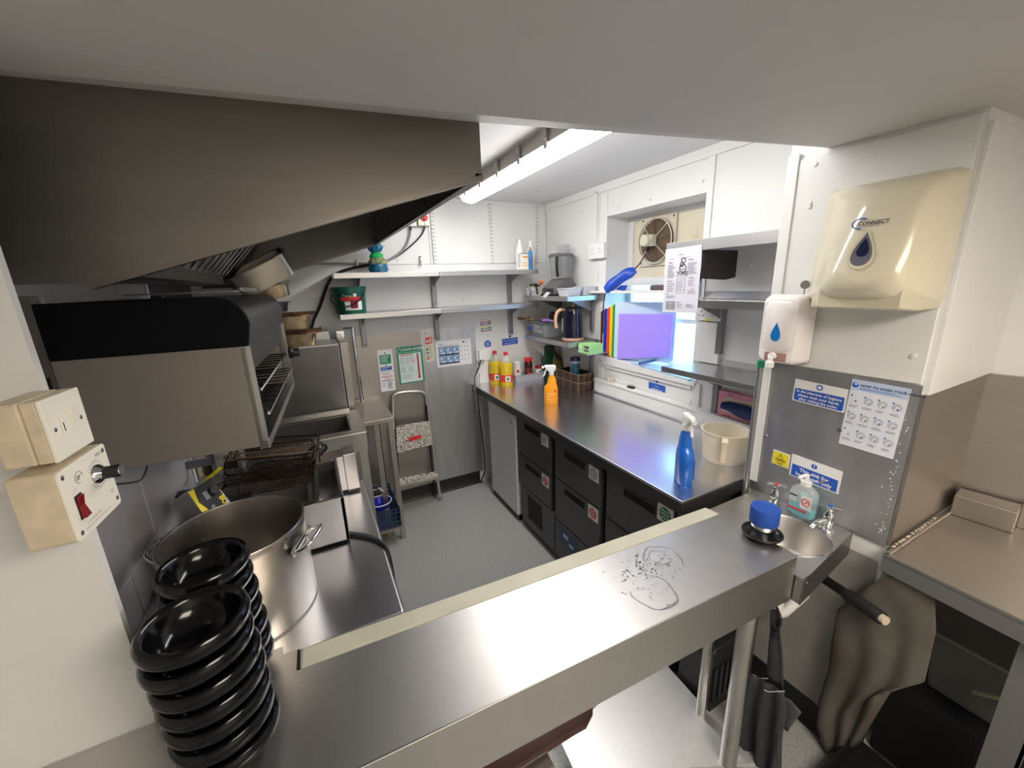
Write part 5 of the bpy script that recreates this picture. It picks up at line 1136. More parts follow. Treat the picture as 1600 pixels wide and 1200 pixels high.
# ================================================================== things on the worktop
red_cap = mat('red_cap', (.70, .02, .03), .35)
oilm = mat('sunflower_oil', (.80, .58, .03), .12, alpha=.88); petm = mat('clear_pet', (.75, .76, .70), .1, alpha=.45)
for lab, px_, py_, ys in (('left oil bottle of yellow oil beside the wall socket', 775, 598, 2.93), ('right oil bottle of yellow oil in front of the grey tray', 792, 604, 2.82)):
    p = AZ(px_, py_, CT); x = p.x*(ys/p.y); t_ = thing('oil_bottle', lab, 'bottle', (x, ys, CT), math.radians(-30), group='bottles of cooking oil')
    obj('body', MB().lathe([(.050, 0), (.053, .006), (.053, .09), (.050, .10), (.053, .11), (.053, .165), (.045, .19)], (0, 0, 0), 32, 1, .85), oilm, t_, local=True, smooth=True)
    obj('shoulder', MB().lathe([(.045, .190), (.030, .222), (.015, .240), (.015, .255)], (0, 0, 0), 28, 1, .85), petm, t_, local=True, smooth=True)
    obj('ribs', (lambda k: ([k.tube([(.0535*math.cos(2*PI*i/28), .0455*math.sin(2*PI*i/28), z) for i in range(28)], .0018, 5, True) for z in (.115, .128, .141, .154, .167)], k)[1])(MB()), oilm, t_, local=True, smooth=True)
    obj('cap', MB().lathe([(.018, .250), (.018, .270), (.015, .273), (0, .273)], (0, 0, 0), 20), red_cap, t_, local=True, smooth=True)
    lb_ = MB(); n = 24
    for (z0, z1, a0, a1, m_, nm, d) in ((.03, .09, 0, 360, mat('oil_label_red', (.72, .06, .03), .4), 'label', .0008), (.035, .08, -95, -50, whitep, 'label_panel', .0016), (.045, .07, -85, -62, greenm, 'label_mark', .0024)):
        vs = []; fs = []
        for i in range(n + 1):
            a = math.radians(a0 + (a1 - a0)*i/n); vs += [((.053 + d)*math.cos(a), (.053 + d)*.855*math.sin(a), z0), ((.053 + d)*math.cos(a), (.053 + d)*.855*math.sin(a), z1)]
        for i in range(n): fs.append((2*i, 2*i+2, 2*i+3, 2*i+1))
        obj(nm, MB().add(vs, fs), m_, t_, local=True, smooth=True)
# grey tray with three containers
q0 = AZ(806, 592, CT)
ty0, ty1 = 2.84, 2.955; k_ = ty0/q0.y; tx0, tx1 = q0.x*k_, AZ(851, 586, CT).x*ty0/AZ(851, 586, CT).y
gt = thing('grey_tray', 'small light grey open tray at the back of the worktop', 'tray', ((tx0 + tx1)/2, (ty0 + ty1)/2, CT))
gm_ = mat('tray_grey', (.42, .44, .48), .45)
obj('body', gnpan(MB(), tx1 - tx0, ty1 - ty0, .055, rim=.004, t=.003, taper=.004, r=.012), gm_, gt, local=True, smooth=True)
zb_ = CT + .0035
def inx(px, y=2.90): p = AY(px, 580, y); return p.x
t_ = bottle('sauce_jar', 'white capped clear jar at the left of the grey tray', (inx(809), 2.905, zb_), [(.032, 0), (.034, .004), (.034, .12), (.027, .138), (.026, .145)], mat('milky_jar', (.66, .64, .62), .25), whitep, [(.030, .143), (.030, .162), (0, .163)], cat='jar')
obj('label', patch(.034, .034, .035, .10, -180, 0, d=.0006), whitep, t_, local=True); obj('label_mark', patch(.034, .034, .07, .095, -130, -90, d=.0012), redm, t_, local=True)
t_ = bottle('sauce_jar', 'dark brown jar with a red cap in the middle of the grey tray', (inx(826), 2.905, zb_), [(.034, 0), (.036, .004), (.036, .135), (.030, .15), (.029, .155)], mat('brown_sauce', (.035, .008, .006), .15, coat=.4), red_cap, [(.033, .152), (.033, .178), (.030, .181), (0, .181)], cat='jar')
obj('label', patch(.036, .036, .03, .10, -170, -10, d=.0006), mat('brown_label', (.12, .03, .02), .4), t_, local=True); obj('label_mark', patch(.036, .036, .04, .06, -130, -70, d=.0012), redm, t_, local=True)
t_ = bottle('spice_tub', 'short white tub with a dark red lid at the right of the grey tray', (inx(842), 2.905, zb_), [(.028, 0), (.029, .003), (.029, .075), (.027, .078)], whitep, mat('dark_red_lid', (.32, .01, .02), .35), [(.031, .076), (.031, .096), (0, .097)], cat='tub')
obj('label', patch(.029, .029, .02, .06, -120, -70, d=.0006), greyink, t_, local=True)

# trigger sprays
def spray(name, label, loc, rot, bodym, headm, H_, W_2, D_2, lbl):
    t_ = thing(name, label, 'spray bottle', loc, rot)
    def el(w_, d_, z, p=2.6, n=28, ox=0):
        return [(ox + w_*abs(math.cos(a))**(2/p)*(1 if math.cos(a) >= 0 else -1), d_*abs(math.sin(a))**(2/p)*(1 if math.sin(a) >= 0 else -1), z) for a in [2*PI*i/n for i in range(n)]]
    h = H_*.72
    rings = [el(W_2*.90, D_2*.9, 0), el(W_2, D_2, .006), el(W_2*1.0, D_2, h*.45), el(W_2*.96, D_2*.97, h*.58), el(W_2*.70, D_2*.85, h*.66, ox=.004), el(W_2*.62, D_2*.75, h*.72, ox=.006), el(W_2*.66, D_2*.75, h*.76, ox=.006), el(W_2*.56, D_2*.7, h*.81, ox=.007), el(W_2*.58, D_2*.68, h*.85, ox=.007), el(W_2*.42, D_2*.62, h*.92, ox=.006), el(.015, .015, h*.98, 2, ox=.004), el(.014, .014, h, 2, ox=.004)]
    obj('bottle_body', MB().loft(rings), bodym, t_, local=True, smooth=True)
    obj('collar', MB().cyl((.004, 0, h - .004), (.004, 0, h + .020), .0165, 20), headm, t_, local=True, smooth=True)
    hz = h + .02
    obj('spray_head', MB().loft([[(x, y*.012, hz - .002) for x, y in ((-.012, -1), (.022, -1), (.022, 1), (-.012, 1))], [(x, y*.012, hz + .016) for x, y in ((-.030, -1), (.034, -1), (.034, 1), (-.030, 1))], [(x, y*.0115, hz + .034) for x, y in ((-.046, -1), (.036, -1), (.036, 1), (-.046, 1))], [(x, y*.009, hz + .044) for x, y in ((-.040, -1), (.024, -1), (.024, 1), (-.040, 1))]]), headm, t_, local=True, bevel=.004)
    obj('nozzle', MB().cyl((-.046, 0, hz + .028), (-.060, 0, hz + .028), .009, 12), headm, t_, local=True, smooth=True)
    obj('trigger', MB().tube([(-.026, 0, hz + .016), (-.038, 0, hz + .0), (-.040, 0, hz - .018), (-.050, 0, hz - .034)], .0055, 8, smooth=1), headm, t_, local=True, smooth=True)
    for (m_, nm, u0, u1, z0, z1) in lbl:
        y_ = -D_2 - .0008
        obj(nm, MB().box((u0*W_2, y_, z0*h), (u1*W_2, y_ + .0012, z1*h)), m_, t_, local=True)
    return t_, h
p = AZ(861, 630, CT)
t_, h_ = spray('trigger_spray', 'orange cleaning spray with a white trigger head on the worktop', (p.x, p.y, CT), math.radians(-30), orangem, whitep, .285, .047, .026, ())
k = MB(); text_mb(k, 'Orange', (-.030, -.0275, h_*.34), (1, 0, 0), (0, 0, 1), .017); text_mb(k, 'cleaner', (-.030, -.0275, h_*.27), (1, 0, 0), (0, 0, 1), .011)
k.box((-.030, -.0278, h_*.17), (-.005, -.0270, h_*.18)); obj('lettering', k, mat('cream_ink', (.95, .75, .5), .5), t_, local=True)
obj('round_sticker', MB().lathe([(.010, 0), (.010, .0008)], (.026, -.0268, h_*.46), 16, axis=(0, -1, 0)), mat('orange_red', (.75, .13, .01), .4), t_, local=True)
p = AZ(1067, 752, CT)
t_, h_ = spray('trigger_spray', 'blue cleaning spray with a white trigger head by the worktop corner', (p.x, p.y, CT), math.radians(62), royal, whitep, .315, .045, .030, ())
obj('lower_label', MB().box((-.026, -.0308, .02), (.026, -.0285, .105)), mat('label_mid_blue', (.01, .09, .42), .3), t_, local=True)
k = MB(); k.prism([(.004, -.0318, .045), (.025, -.0318, .045), (.025, -.0318, .085), (.004, -.0318, .085)], (0, .001, 0)); obj('label_red', k, redm, t_, local=True)
k = MB(); text_mb(k, 'D', (.006, -.0322, .055), (1, 0, 0), (0, 0, 1), .024, bold=.03); obj('lettering', k, whitep, t_, local=True)
# measuring jug
p = AZ(1130, 716, CT)
jg = thing('measuring_jug', 'cloudy plastic measuring jug with a strap handle on the worktop corner', 'jug', (p.x, p.y, CT))
jm = mat('cloudy_jug', (.80, .76, .66), .35, alpha=.82, col2=(.76, .66, .46), scale=6, ramp=(.3, .6))
jr = 34*mpp(V((p.x, p.y, CT + .1)))
obj('body', MB().lathe([(jr*.86, 0), (jr*.90, .006), (jr*.97, .11), (jr, .135), (jr + .004, .137), (jr + .004, .140), (jr - .002, .140), (jr*.955, .108), (jr*.88, .008), (0, .005)], (0, 0, 0), 44), jm, jg, local=True, smooth=True)
dh = (V((0, 0, 0)) - p); dh.z = 0; dh.normalize(); rt = V((-dh.y, dh.x, 0))
obj('handle', MB().prism([dh*(jr + .002) + rt*.009 + V((0, 0, .128)), dh*(jr + .034) + rt*.009 + V((0, 0, .122)), dh*(jr + .030) + rt*.009 + V((0, 0, .03)), dh*(jr*.90) + rt*.009 + V((0, 0, .018)), dh*(jr*.92) + rt*.009 + V((0, 0, .028)), dh*(jr + .020) + rt*.009 + V((0, 0, .04)), dh*(jr + .024) + rt*.009 + V((0, 0, .112)), dh*(jr + .0) + rt*.009 + V((0, 0, .116))], -rt*.018), jm, jg, local=True, bevel=.002)
obj('handle_top', MB().prism([dh*(jr + .034) + rt*.012 + V((0, 0, .118)), dh*(jr + .038) + rt*.012 + V((0, 0, .128)), dh*(jr) + rt*.012 + V((0, 0, .136)), dh*(jr) + rt*.012 + V((0, 0, .124))], -rt*.024), jm, jg, local=True)
k = MB()
for i in range(9): k.tube([((jr*(.90 + .07*i/9) + .0006)*math.cos(a), (jr*(.90 + .07*i/9) + .0006)*math.sin(a), .02 + i*.011) for a in [math.atan2(dh.y, dh.x) + .5 + .04*j for j in range(5 if i % 2 else 9)]], .0005, 4)
obj('graduations', k, mat('faint_grey', (.5, .48, .45), .6), jg, local=True, kind='stuff')
# two wicker like baskets stacked
wk = mat('dark_wicker', (.085, .05, .035), .7, col2=(.03, .018, .014), scale=60, stretch=(1, 1, 3)); wr_ = mat('wicker_wire', (.26, .18, .12), .5)
def wbasket(label, z, h, x0, y0, x1, y1):
    t_ = thing('wicker_basket', label, 'basket', ((x0 + x1)/2, (y0 + y1)/2, z), group='wicker baskets stacked on the worktop')
    k = MB(); rows = int(h/.0075)
    for i in range(rows):
        zz = z + .005 + i*.0075; a = .0012*(1 if i % 2 else -1)
        pts = []
        for (xa, ya, xb, yb) in ((x0, y0, x1, y0), (x1, y0, x1, y1), (x1, y1, x0, y1), (x0, y1, x0, y0)):
            n = max(4, int((abs(xb - xa) + abs(yb - ya))/.012))
            for j in range(n):
                f_ = j/n; o_ = a*(1 if j % 2 else -1); nx, ny = (0, 1) if xa != xb else (1, 0)
                pts.append((xa + (xb - xa)*f_ + nx*o_, ya + (yb - ya)*f_ + ny*o_, zz))
        k.tube(pts, .0042, 5, True)
    obj('weave', k, wk, t_, kind='stuff')
    obj('base', MB().box((x0, y0, z), (x1, y1, z + .004)), wk, t_)
    obj('rim_wire', MB().tube([(x0 - .004, y0 - .004, z + h), (x1 + .002, y0 - .004, z + h), (x1 + .002, y1 + .004, z + h), (x0 - .004, y1 + .004, z + h)], .0032, 8, True), wr_, t_)
    for f_ in (.0, .33, .66, 1.0):
        yy = y0 + (y1 - y0)*f_; xx = x0 + (x1 - x0)*f_
        obj('upright_wire', MB().tube([(x0 - .007, yy, z), (x0 - .007, yy, z + h)], .0018, 5), wr_, t_)
        obj('upright_wire', MB().tube([(xx, y0 - .007, z), (xx, y0 - .007, z + h)], .0018, 5), wr_, t_)
    obj('rim_loop', MB().tube([(x0 + .05, y0 - .009, z + h), (x0 + .055, y0 - .011, z + h - .015), (x0 + .10, y0 - .011, z + h - .015), (x0 + .105, y0 - .009, z + h)], .002, 6, smooth=1), wr_, t_)
    return t_
wbasket('lower brown wicker basket standing on the worktop', CT + .001, .062, 1.722, 2.318, 1.862, 2.60)
wbasket('upper brown wicker basket holding the blue tub', CT + .068, .060, 1.722, 2.318, 1.862, 2.60)
bt_ = bottle('blue_tub', 'blue and white labelled tub with a navy lid standing in the upper basket', (1.80, 2.47, CT + .074), [(.036, 0), (.037, .004), (.037, .13), (.034, .135)], mat('tub_pale', (.45, .52, .58), .3), mat('navy_lid', (.01, .02, .08), .35), [(.039, .133), (.039, .160), (0, .161)], cat='tub')
obj('label', patch(.037, .037, .02, .115, -175, -20, d=.0006), mat('teal_label', (.05, .22, .38), .35, var=.5, scale=30), bt_, local=True)
t_ = thing('green_box', 'dark green carton under the lower corner shelf', 'carton', (1.75, 2.88, CT)); a = AY(852, 560, 2.88); b = AY(864, 540, 2.88)
obj('carton', MB().box((a.x, 2.86, CT), (b.x, 2.92, AY(858, 543, 2.86).z)), mat('deep_green_card', (.015, .10, .06), .5), t_, bevel=.002); obj('carton_flap', MB().box((a.x, 2.86, AY(858, 543, 2.86).z), (b.x, 2.92, AY(858, 543, 2.86).z + .008)), mat('card_green_2', (.03, .14, .09), .5), t_)
t_ = thing('yellow_packet', 'mustard coloured packet under the lower corner shelf', 'packet', (1.82, 2.80, CT)); x_ = AY(873, 560, 2.76).x
obj('packet', MB().loft([[(x_ - .035, 2.74, CT), (x_ + .035, 2.74, CT), (x_ + .035, 2.80, CT), (x_ - .035, 2.80, CT)], [(x_ - .04, 2.74, CT + .12), (x_ + .04, 2.74, CT + .12), (x_ + .04, 2.80, CT + .12), (x_ - .04, 2.80, CT + .12)], [(x_ - .038, 2.768, CT + .24), (x_ + .038, 2.768, CT + .24), (x_ + .038, 2.772, CT + .24), (x_ - .038, 2.772, CT + .24)]]), mat('mustard_packet', (.28, .22, .06), .5, var=.5, scale=14), t_, bevel=.003)
obj('seal_strip', MB().box((x_ - .038, 2.767, CT + .24), (x_ + .038, 2.773, CT + .25)), mat('mustard_seal', (.2, .16, .05), .5), t_)
a = AY(855, 541, 2.66); b = AY(877, 561, 2.66)
t_ = thing('tongs', 'black handled tongs leaning between the packet and the basket', 'tongs', b)
obj('arm', MB().tube([a, a.lerp(b, .3) + V((0, 0, .01)), b], .008, 8), blackm, t_, smooth=True); obj('arm', MB().tube([a + V((.008, .01, -.012)), b + V((.006, .01, -.02)), V((b.x + .02, b.y, CT + .01))], .006, 8), blackm, t_, smooth=True)

# glove box on the ledge
a = AX(1124, 655, 1.86); b = AX(1183, 672, 1.86)
gb_ = thing('glove_box', 'pink glove dispenser box with dark blue gloves spilling out on the ledge', 'box', (1.858, .99, 1.001))
zt = AX(1130, 620, 1.855).z
pinkm = mat('pink_card', (.62, .26, .34), .5)
yg0, yg1 = .876, AX(1120, 650, 1.85).y
obj('carton', MB().box((1.846, yg0, 1.001), (1.879, yg1, 1.135)), pinkm, gb_, bevel=.002)
obj('opening', MB().prism([(1.8455, yg1 - .03, 1.03), (1.8455, yg0 + .01, 1.02), (1.8455, yg0 + .01, 1.10), (1.8455, yg0 + .10, 1.112), (1.8455, yg1 - .03, 1.105)], (-.001, 0, 0)), mat('pale_card', (.62, .56, .42), .6), gb_)
random.seed(11)
rings = []
for i in range(9):
    t = i/8; y = yg1 - .035 - t*(yg1 - .035 - yg0 - .012); r_ = .034*math.sin(PI*(.12 + .80*t))**.7
    rings.append([(1.842 + .016*math.cos(a) - .008, y, 1.062 - .012*t + r_*math.sin(a)*(1 + random.uniform(-.2, .2))) for a in [2*PI*j/14 for j in range(14)]])
obj('gloves', MB().loft(rings), navy, gb_, smooth=True)
k = MB(); text_mb(k, 'Blue', (1.8448, yg1 - .055, 1.118), (0, -1, 0), (0, 0, 1), .018, bold=.01); text_mb(k, 'gloves', (1.8448, yg1 - .04, 1.006), (0, -1, 0), (0, 0, 1), .016); obj('lettering', k, mat('plum_ink', (.3, .03, .08), .5), gb_)
p = AX(1146, 616, XW - .001); t_ = thing('round_notice', 'round blue exclamation sign under the lowest shelf', 'sign', p)
obj('disc', MB().lathe([(.015, 0), (.015, .001)], p, 24, axis=(-1, 0, 0)), bluem, t_); obj('mark', MB().box((p.x - .002, p.y - .0015, p.z - .002), (p.x - .0012, p.y + .0015, p.z + .009)).box((p.x - .002, p.y - .0015, p.z - .009), (p.x - .0012, p.y + .0015, p.z - .005)), whitep, t_)
tag(obj('wall_label', MB().box((XW - .002, AX(1182, 620, XW).y, AX(1160, 630, XW).z), (XW, AX(1125, 605, XW).y, AX(1130, 606, XW).z)), paper), 'white label sheet behind the pink glove box', 'sign')

# ================================================================== the wall of the dispensers
xd = XD - .0065
s = SX('hygiene_sign', 'blue and white sign asking to wash hands after visiting the toilet', 'sign', (1243.5, 591.5), (1326, 609), (1238, 624.5), xd, base=whitep)
s.mb('printed_panel', bluem).prism([s.P(x, y, 1) for x, y in ((.05, .40), (.97, .36), (.975, .90), (.95, .95), (.06, .95), (.03, .90), (.03, .45))], s.n*.0003)
s.disc(bluem, .5, .17, .062); s.disc(whitep, .5, .17, .035, k=2)
s.text(whitep, 'In the interests of hygiene', .5, .555, .165, 'CENTER', bold=.022).text(whitep, 'please wash your hands', .5, .73, .165, 'CENTER', bold=.022).text(whitep, 'after visiting the toilet', .5, .90, .165, 'CENTER', bold=.022); s.done()
s = SX('hand_washing_poster', 'pale HOW TO WASH YOUR HANDS poster with twelve round pictures', 'poster', (1332.5, 592), (1424, 608), (1310.5, 692), xd, base=mat('poster_pale', (.74, .77, .86), .5))
s.rect(bluel, 0, 0, 1, .15); s.disc(bluem, .08, .075, .06, k=2); s.disc(bluel, .09, .06, .03, k=3); s.text(navy, 'HOW TO WASH YOUR HANDS', .17, .085, .048, bold=.02); s.lines(bluem, .17, .98, .105, .14, 2, .3, 2)
pg1 = mat('poster_grey', (.50, .54, .62), .5)
for r_ in range(3):
    for c_ in range(4):
        u, v_ = .13 + c_*.245, .285 + r_*.255
        if not (c_ == 0 and r_ != 1): s.disc(pg1, u, v_, .085)
        s.disc(bluem, u - .07, v_ - .055, .018, k=2, n=10); s.disc(whitep, u + .01, v_ + .005, .035, k=2, n=10); s.disc(bluem if (r_ + c_) % 3 == 0 else greyink, u + .02, v_ + .02, .020, k=3, n=6); s.disc(whitep, u - .02, v_ + .03, .02, k=3, n=8)
        s.lines(greyink, u - .09, u + .09, v_ + .09, v_ + .13, 2, .35)
s.done()
s = SX('caution_sign', 'small yellow caution hot water sign above the left tap', 'sign', (1209, 702), (1235.5, 711.5), (1205.5, 722.5), xd, base=whitep)
s.rect(yellowm, .05, .05, .93, .95)
s.mb('printed_symbol', inkm).tube([s.P(.5, .12, 2), s.P(.66, .42, 2), s.P(.34, .42, 2)], .0011, 5, True); s.rect(inkm, .485, .22, .515, .34, k=2); s.text(inkm, 'Caution', .5, .62, .20, 'CENTER', bold=.03); s.text(inkm, 'Very hot', .5, .77, .13, 'CENTER', bold=.02); s.text(inkm, 'water', .5, .90, .13, 'CENTER', bold=.02); s.done()
s = SX('sink_sign', 'blue and white sign reading this sink for hand wash only', 'sign', (1238.5, 709), (1317, 737.5), (1233, 741), xd, base=whitep)
s.rect(bluem, .04, .42, .96, .95); s.disc(bluem, .48, .21, .058); s.rect(whitep, .472, .12, .49, .24, k=2); s.rect(whitep, .472, .27, .49, .30, k=2)
s.text(whitep, 'This sink for', .5, .65, .22, 'CENTER', bold=.025).text(whitep, 'hand wash only', .5, .87, .22, 'CENTER', bold=.025); s.done()

# paper towel dispenser
td = thing('paper_towel_dispenser', 'big cream plastic paper towel dispenser on the white wall', 'dispenser', (XD - .1, .58, 1.61))
def yz(x, ya, yb, za, zb, r_, k=6):
    out = []
    for cy, cz, a0 in ((yb - r_, zb - r_, 0), (ya + r_, zb - r_, 90), (ya + r_, za + r_, 180), (yb - r_, za + r_, 270)):
        for q in range(k + 1):
            a = math.radians(a0 + 90*q/k); out.append((x, cy + r_*math.cos(a), cz + r_*math.sin(a)))
    return out
xb_ = XD - .0085
dm = mat('cream_dispenser_plastic', (.73, .68, .52), .22, coat=.3)
rings = [yz(xb_, .427, .735, 1.622, 1.950, .02), yz(xb_ - .045, .427, .735, 1.620, 1.950, .022), yz(xb_ - .10, .432, .700, 1.622, 1.945, .03), yz(xb_ - .15, .440, .663, 1.628, 1.936, .04), yz(xb_ - .185, .452, .632, 1.642, 1.924, .045), yz(xb_ - .205, .468, .610, 1.665, 1.905, .045), yz(xb_ - .212, .490, .592, 1.69, 1.885, .04)]
rings = [[(p[0] + max(0, (xb_ - p[0]))*max(0, p[2] - 1.66)*1.05, p[1] - max(0, xb_ - p[0])*max(0, p[2] - 1.66)*.75*(p[1] - .427)/.2, p[2]) for p in r_] for r_ in rings]
obj('cover', MB().loft(rings), dm, td, smooth=True)
obj('base_tray', MB().loft([yz(xb_, .43, .73, 1.604, 1.64, .006), yz(xb_ - .12, .435, .682, 1.604, 1.64, .006), yz(xb_ - .175, .455, .638, 1.612, 1.66, .006)]), mat('cream_tray', (.62, .58, .44), .35), td, smooth=True)
obj('towel_slot', MB().box((xb_ - .10, .46, 1.6025), (xb_ - .03, .60, 1.605)), darkm, td)
xf = xb_ - .2125
def slant(mb):
    for p in mb.v: p.x += .212*max(0, p.z - 1.66)*1.05 - .0015
    return mb
def DP(px, py): return AX(px, py, xf - .0006)
dc = DP(1342, 389); rr_ = 15*mpp(dc)
drop = lambda c, R, k, off: [V((c.x - off, c.y + R*math.sin(t)*(math.sin(t/2)**1.4), c.z + k*R*math.cos(t))) for t in [2*PI*i/36 for i in range(36)]]
obj('window_surround', slant(MB().prism(drop(dc, rr_*1.5, 1.35, .0), (-.0008, 0, 0))), dm, td)
obj('level_window', slant(MB().prism(drop(dc, rr_*1.25, 1.35, .001), (-.0012, 0, 0))), mat('slate_grey', (.13, .14, .18), .25), td)
obj('window_core', slant(MB().prism(drop(dc + V((0, -.001, .004)), rr_*.72, 1.3, .0024), (-.0008, 0, 0))), mat('slate_navy', (.01, .015, .05), .15), td)
lc = DP(1350, 348)
k = MB(); text_mb(k, 'CONNECT', (lc.x - .0012, lc.y + .028, lc.z - .003), V((0, -1, 0)), (0, 0, 1), .0135, bold=.018)
text_mb(k, 'HYGIENE PRODUCTS', (lc.x - .0012, lc.y + .026, lc.z - .0075), V((0, -1, 0)), (0, 0, 1), .0045); obj('lettering', slant(k), inkm, td)
k = MB(); q = [V((lc.x - .001, lc.y + .022 + .018*math.cos(t)*1.0, lc.z + .002 + .013*math.sin(t))) for t in [math.radians(125 - i*16) for i in range(0, 15)]]
k.tube(q, .0016, 5); obj('swoosh', slant(k), bluem, td)
# soap dispenser
sd_ = thing('soap_dispenser', 'white soap dispenser with a blue drop window above the steel sheet', 'dispenser', (1.46, .77, 1.41))
obj('back_plate', MB().rbox((1.485, .716, 1.402), (XD - .0085, .852, 1.625), .012, axis=0), mat('backplate_grey', (.40, .40, .38), .4), sd_, bevel=.002)
pwm = mat('soft_white_plastic', (.83, .79, .79), .3)
obj('body', MB().loft([yz(1.485, .708, .840, 1.412, 1.640, .016), yz(1.43, .706, .838, 1.412, 1.642, .02), yz(1.405, .710, .832, 1.414, 1.636, .022), yz(1.396, .718, .824, 1.42, 1.626, .02)]), pwm, sd_, smooth=True)
obj('front_shield', MB().loft([yz(1.396, .722, .820, 1.452, 1.622, .03), yz(1.391, .728, .814, 1.460, 1.616, .03)]), pwm, sd_, smooth=True)
dc = V((1.391, .775, 1.520))
obj('drop_window', MB().prism(drop(dc, .0215, 1.45, .0), (-.0012, 0, 0)), mat('drop_blue', (.01, .16, .50), .2), sd_)
obj('outlet_recess', MB().box((1.3945, .735, 1.421), (1.3965, .805, 1.450)), mat('recess_pink', (.36, .20, .18), .5), sd_)
obj('nozzle', MB().lathe([(.013, 0), (.013, .018), (.008, .022), (.007, .036)], (1.385, .778, 1.40), 16).cyl((1.385, .778, 1.438), (1.397, .776, 1.438), .012, 12), whitep, sd_, smooth=True)
obj('key', MB().lathe([(.0135, 0), (.0135, .003)], (1.462, .742, 1.672), 20, axis=(-1, -.4, 0)).box((1.460, .740, 1.64), (1.462, .744, 1.665)), mat('key_grey', (.22, .22, .20), .5), sd_)
# handle pole and green collar
pl_ = thing('mop_pole', 'grey metal mop pole with a green collar standing beside the worktop end', 'pole', (1.475, .868, 0))
p_ = AX(1196, 575, 1.47)
px0, py0 = 1.478, .8615
obj('pole', MB().cyl((px0, py0, .005), (px0, py0, 1.378), .0105, 16), mat('grey_pole', (.34, .35, .35), .3, .8), pl_, smooth=True)
obj('collar', MB().cyl((px0, py0, 1.372), (px0, py0, 1.398), .0125, 16), greenm, pl_, smooth=True)

# gel bottle, blue lidded tin on the sink
gl = thing('gel_bottle', 'clear pump bottle with a little turquoise gel behind the basin', 'bottle', (1.475, .652, SZ))
def ol(hw, hd, z, n=32, p=3): return [(hd*abs(math.cos(a))**(2/p)*(1 if math.cos(a) >= 0 else -1), hw*abs(math.sin(a))**(2/p)*(1 if math.sin(a) >= 0 else -1), z) for a in [2*PI*i/n for i in range(n)]]
glass = mat('clear_bottle_wall', (.80, .86, .88), .06, alpha=.28)
obj('bottle_wall', MB().loft([ol(.040, .020, 0), ol(.043, .023, .005), ol(.043, .023, .085), ol(.038, .021, .102), ol(.022, .016, .115, p=2.2), ol(.014, .013, .122, p=2)]), glass, gl, local=True, smooth=True)
obj('gel', MB().loft([ol(.039, .019, .004), ol(.0415, .0215, .007), ol(.0415, .0215, .030)]), mat('turquoise_gel', (.01, .50, .62), .08, alpha=.85), gl, local=True, smooth=True)
obj('gel_column', MB().loft([ol(.015, .012, .030), ol(.016, .013, .050), ol(.011, .010, .085)]), mat('pale_gel', (.35, .75, .78), .2, alpha=.6), gl, local=True, smooth=True)
obj('pump', MB().cyl((0, 0, .118), (0, 0, .134), .017, 20).cyl((0, 0, .134), (0, 0, .153), .006, 10).tube([(.006, 0, .154), (-.010, .004, .158), (-.034, .010, .150)], .0055, 8, smooth=1), whitep, gl, local=True, smooth=True)
obj('label', MB().box((-.0250, -.036, .040), (-.0238, -.002, .088)), mat('label_white', (.72, .75, .75), .4), gl, local=True)
k = MB().tube([(-.0256, -.019 + .012*math.cos(2*PI*i/20), .066 + .014*math.sin(2*PI*i/20)) for i in range(20)], .0014, 5, True).tube([(-.0256, -.028, .075), (-.0256, -.010, .056)], .0014, 5); obj('label_symbol', k, redm, gl, local=True)
obj('label_strip', MB().box((-.0250, -.026, .026), (-.0240, .036, .032)), redm, gl, local=True)
obj('label_small', MB().box((-.0250, .010, .055), (-.0242, .034, .082)), mat('label_grey2', (.5, .6, .62), .5), gl, local=True); obj('label_bar', MB().box((-.0254, .010, .076), (-.0250, .034, .082)), inkm, gl, local=True)

tn = thing('steel_tin', 'small steel tin with a thick blue foam lid standing at the pass end', 'tin', (1.205, .665, PZ)); tn.scale = (1.25, 1.25, 1.25)
c_ = AZ(1190, 838, PZ); c_ = V((c_.x, c_.y, PZ)); tn.location = c_; WM[tn.name] = MX.Translation(c_)
obj('body', MB().lathe([(.026, 0), (.027, .002), (.027, .045), (0, .045)], (0, 0, 0), 32), chrome, tn, local=True, smooth=True)
obj('foam_lid', MB().lathe([(.0305, .040), (.0315, .042), (.0315, .078), (.030, .081), (.022, .079), (0, .077)], (0, 0, 0), 32), mat('blue_foam', (.015, .075, .40), .7, var=.15, scale=30), tn, local=True, smooth=True)
ds = thing('black_dish', 'black rubber rimmed dish the steel tin sits in', 'dish', c_)
obj('dish', MB().lathe([(.040, .0), (.052, .010), (.054, .016), (.051, .016), (.045, .008), (.0275, .002), (.0275, 0)], (0, 0, 0), 36), mat('black_rubber', (.012, .012, .013), .35), ds, local=True, smooth=True)
obj('rolled_rim', MB().tube([(.053*math.cos(2*PI*i/32), .053*math.sin(2*PI*i/32), .016) for i in range(32)], .003, 6, True), MATS['black_rubber'], ds, local=True, smooth=True)

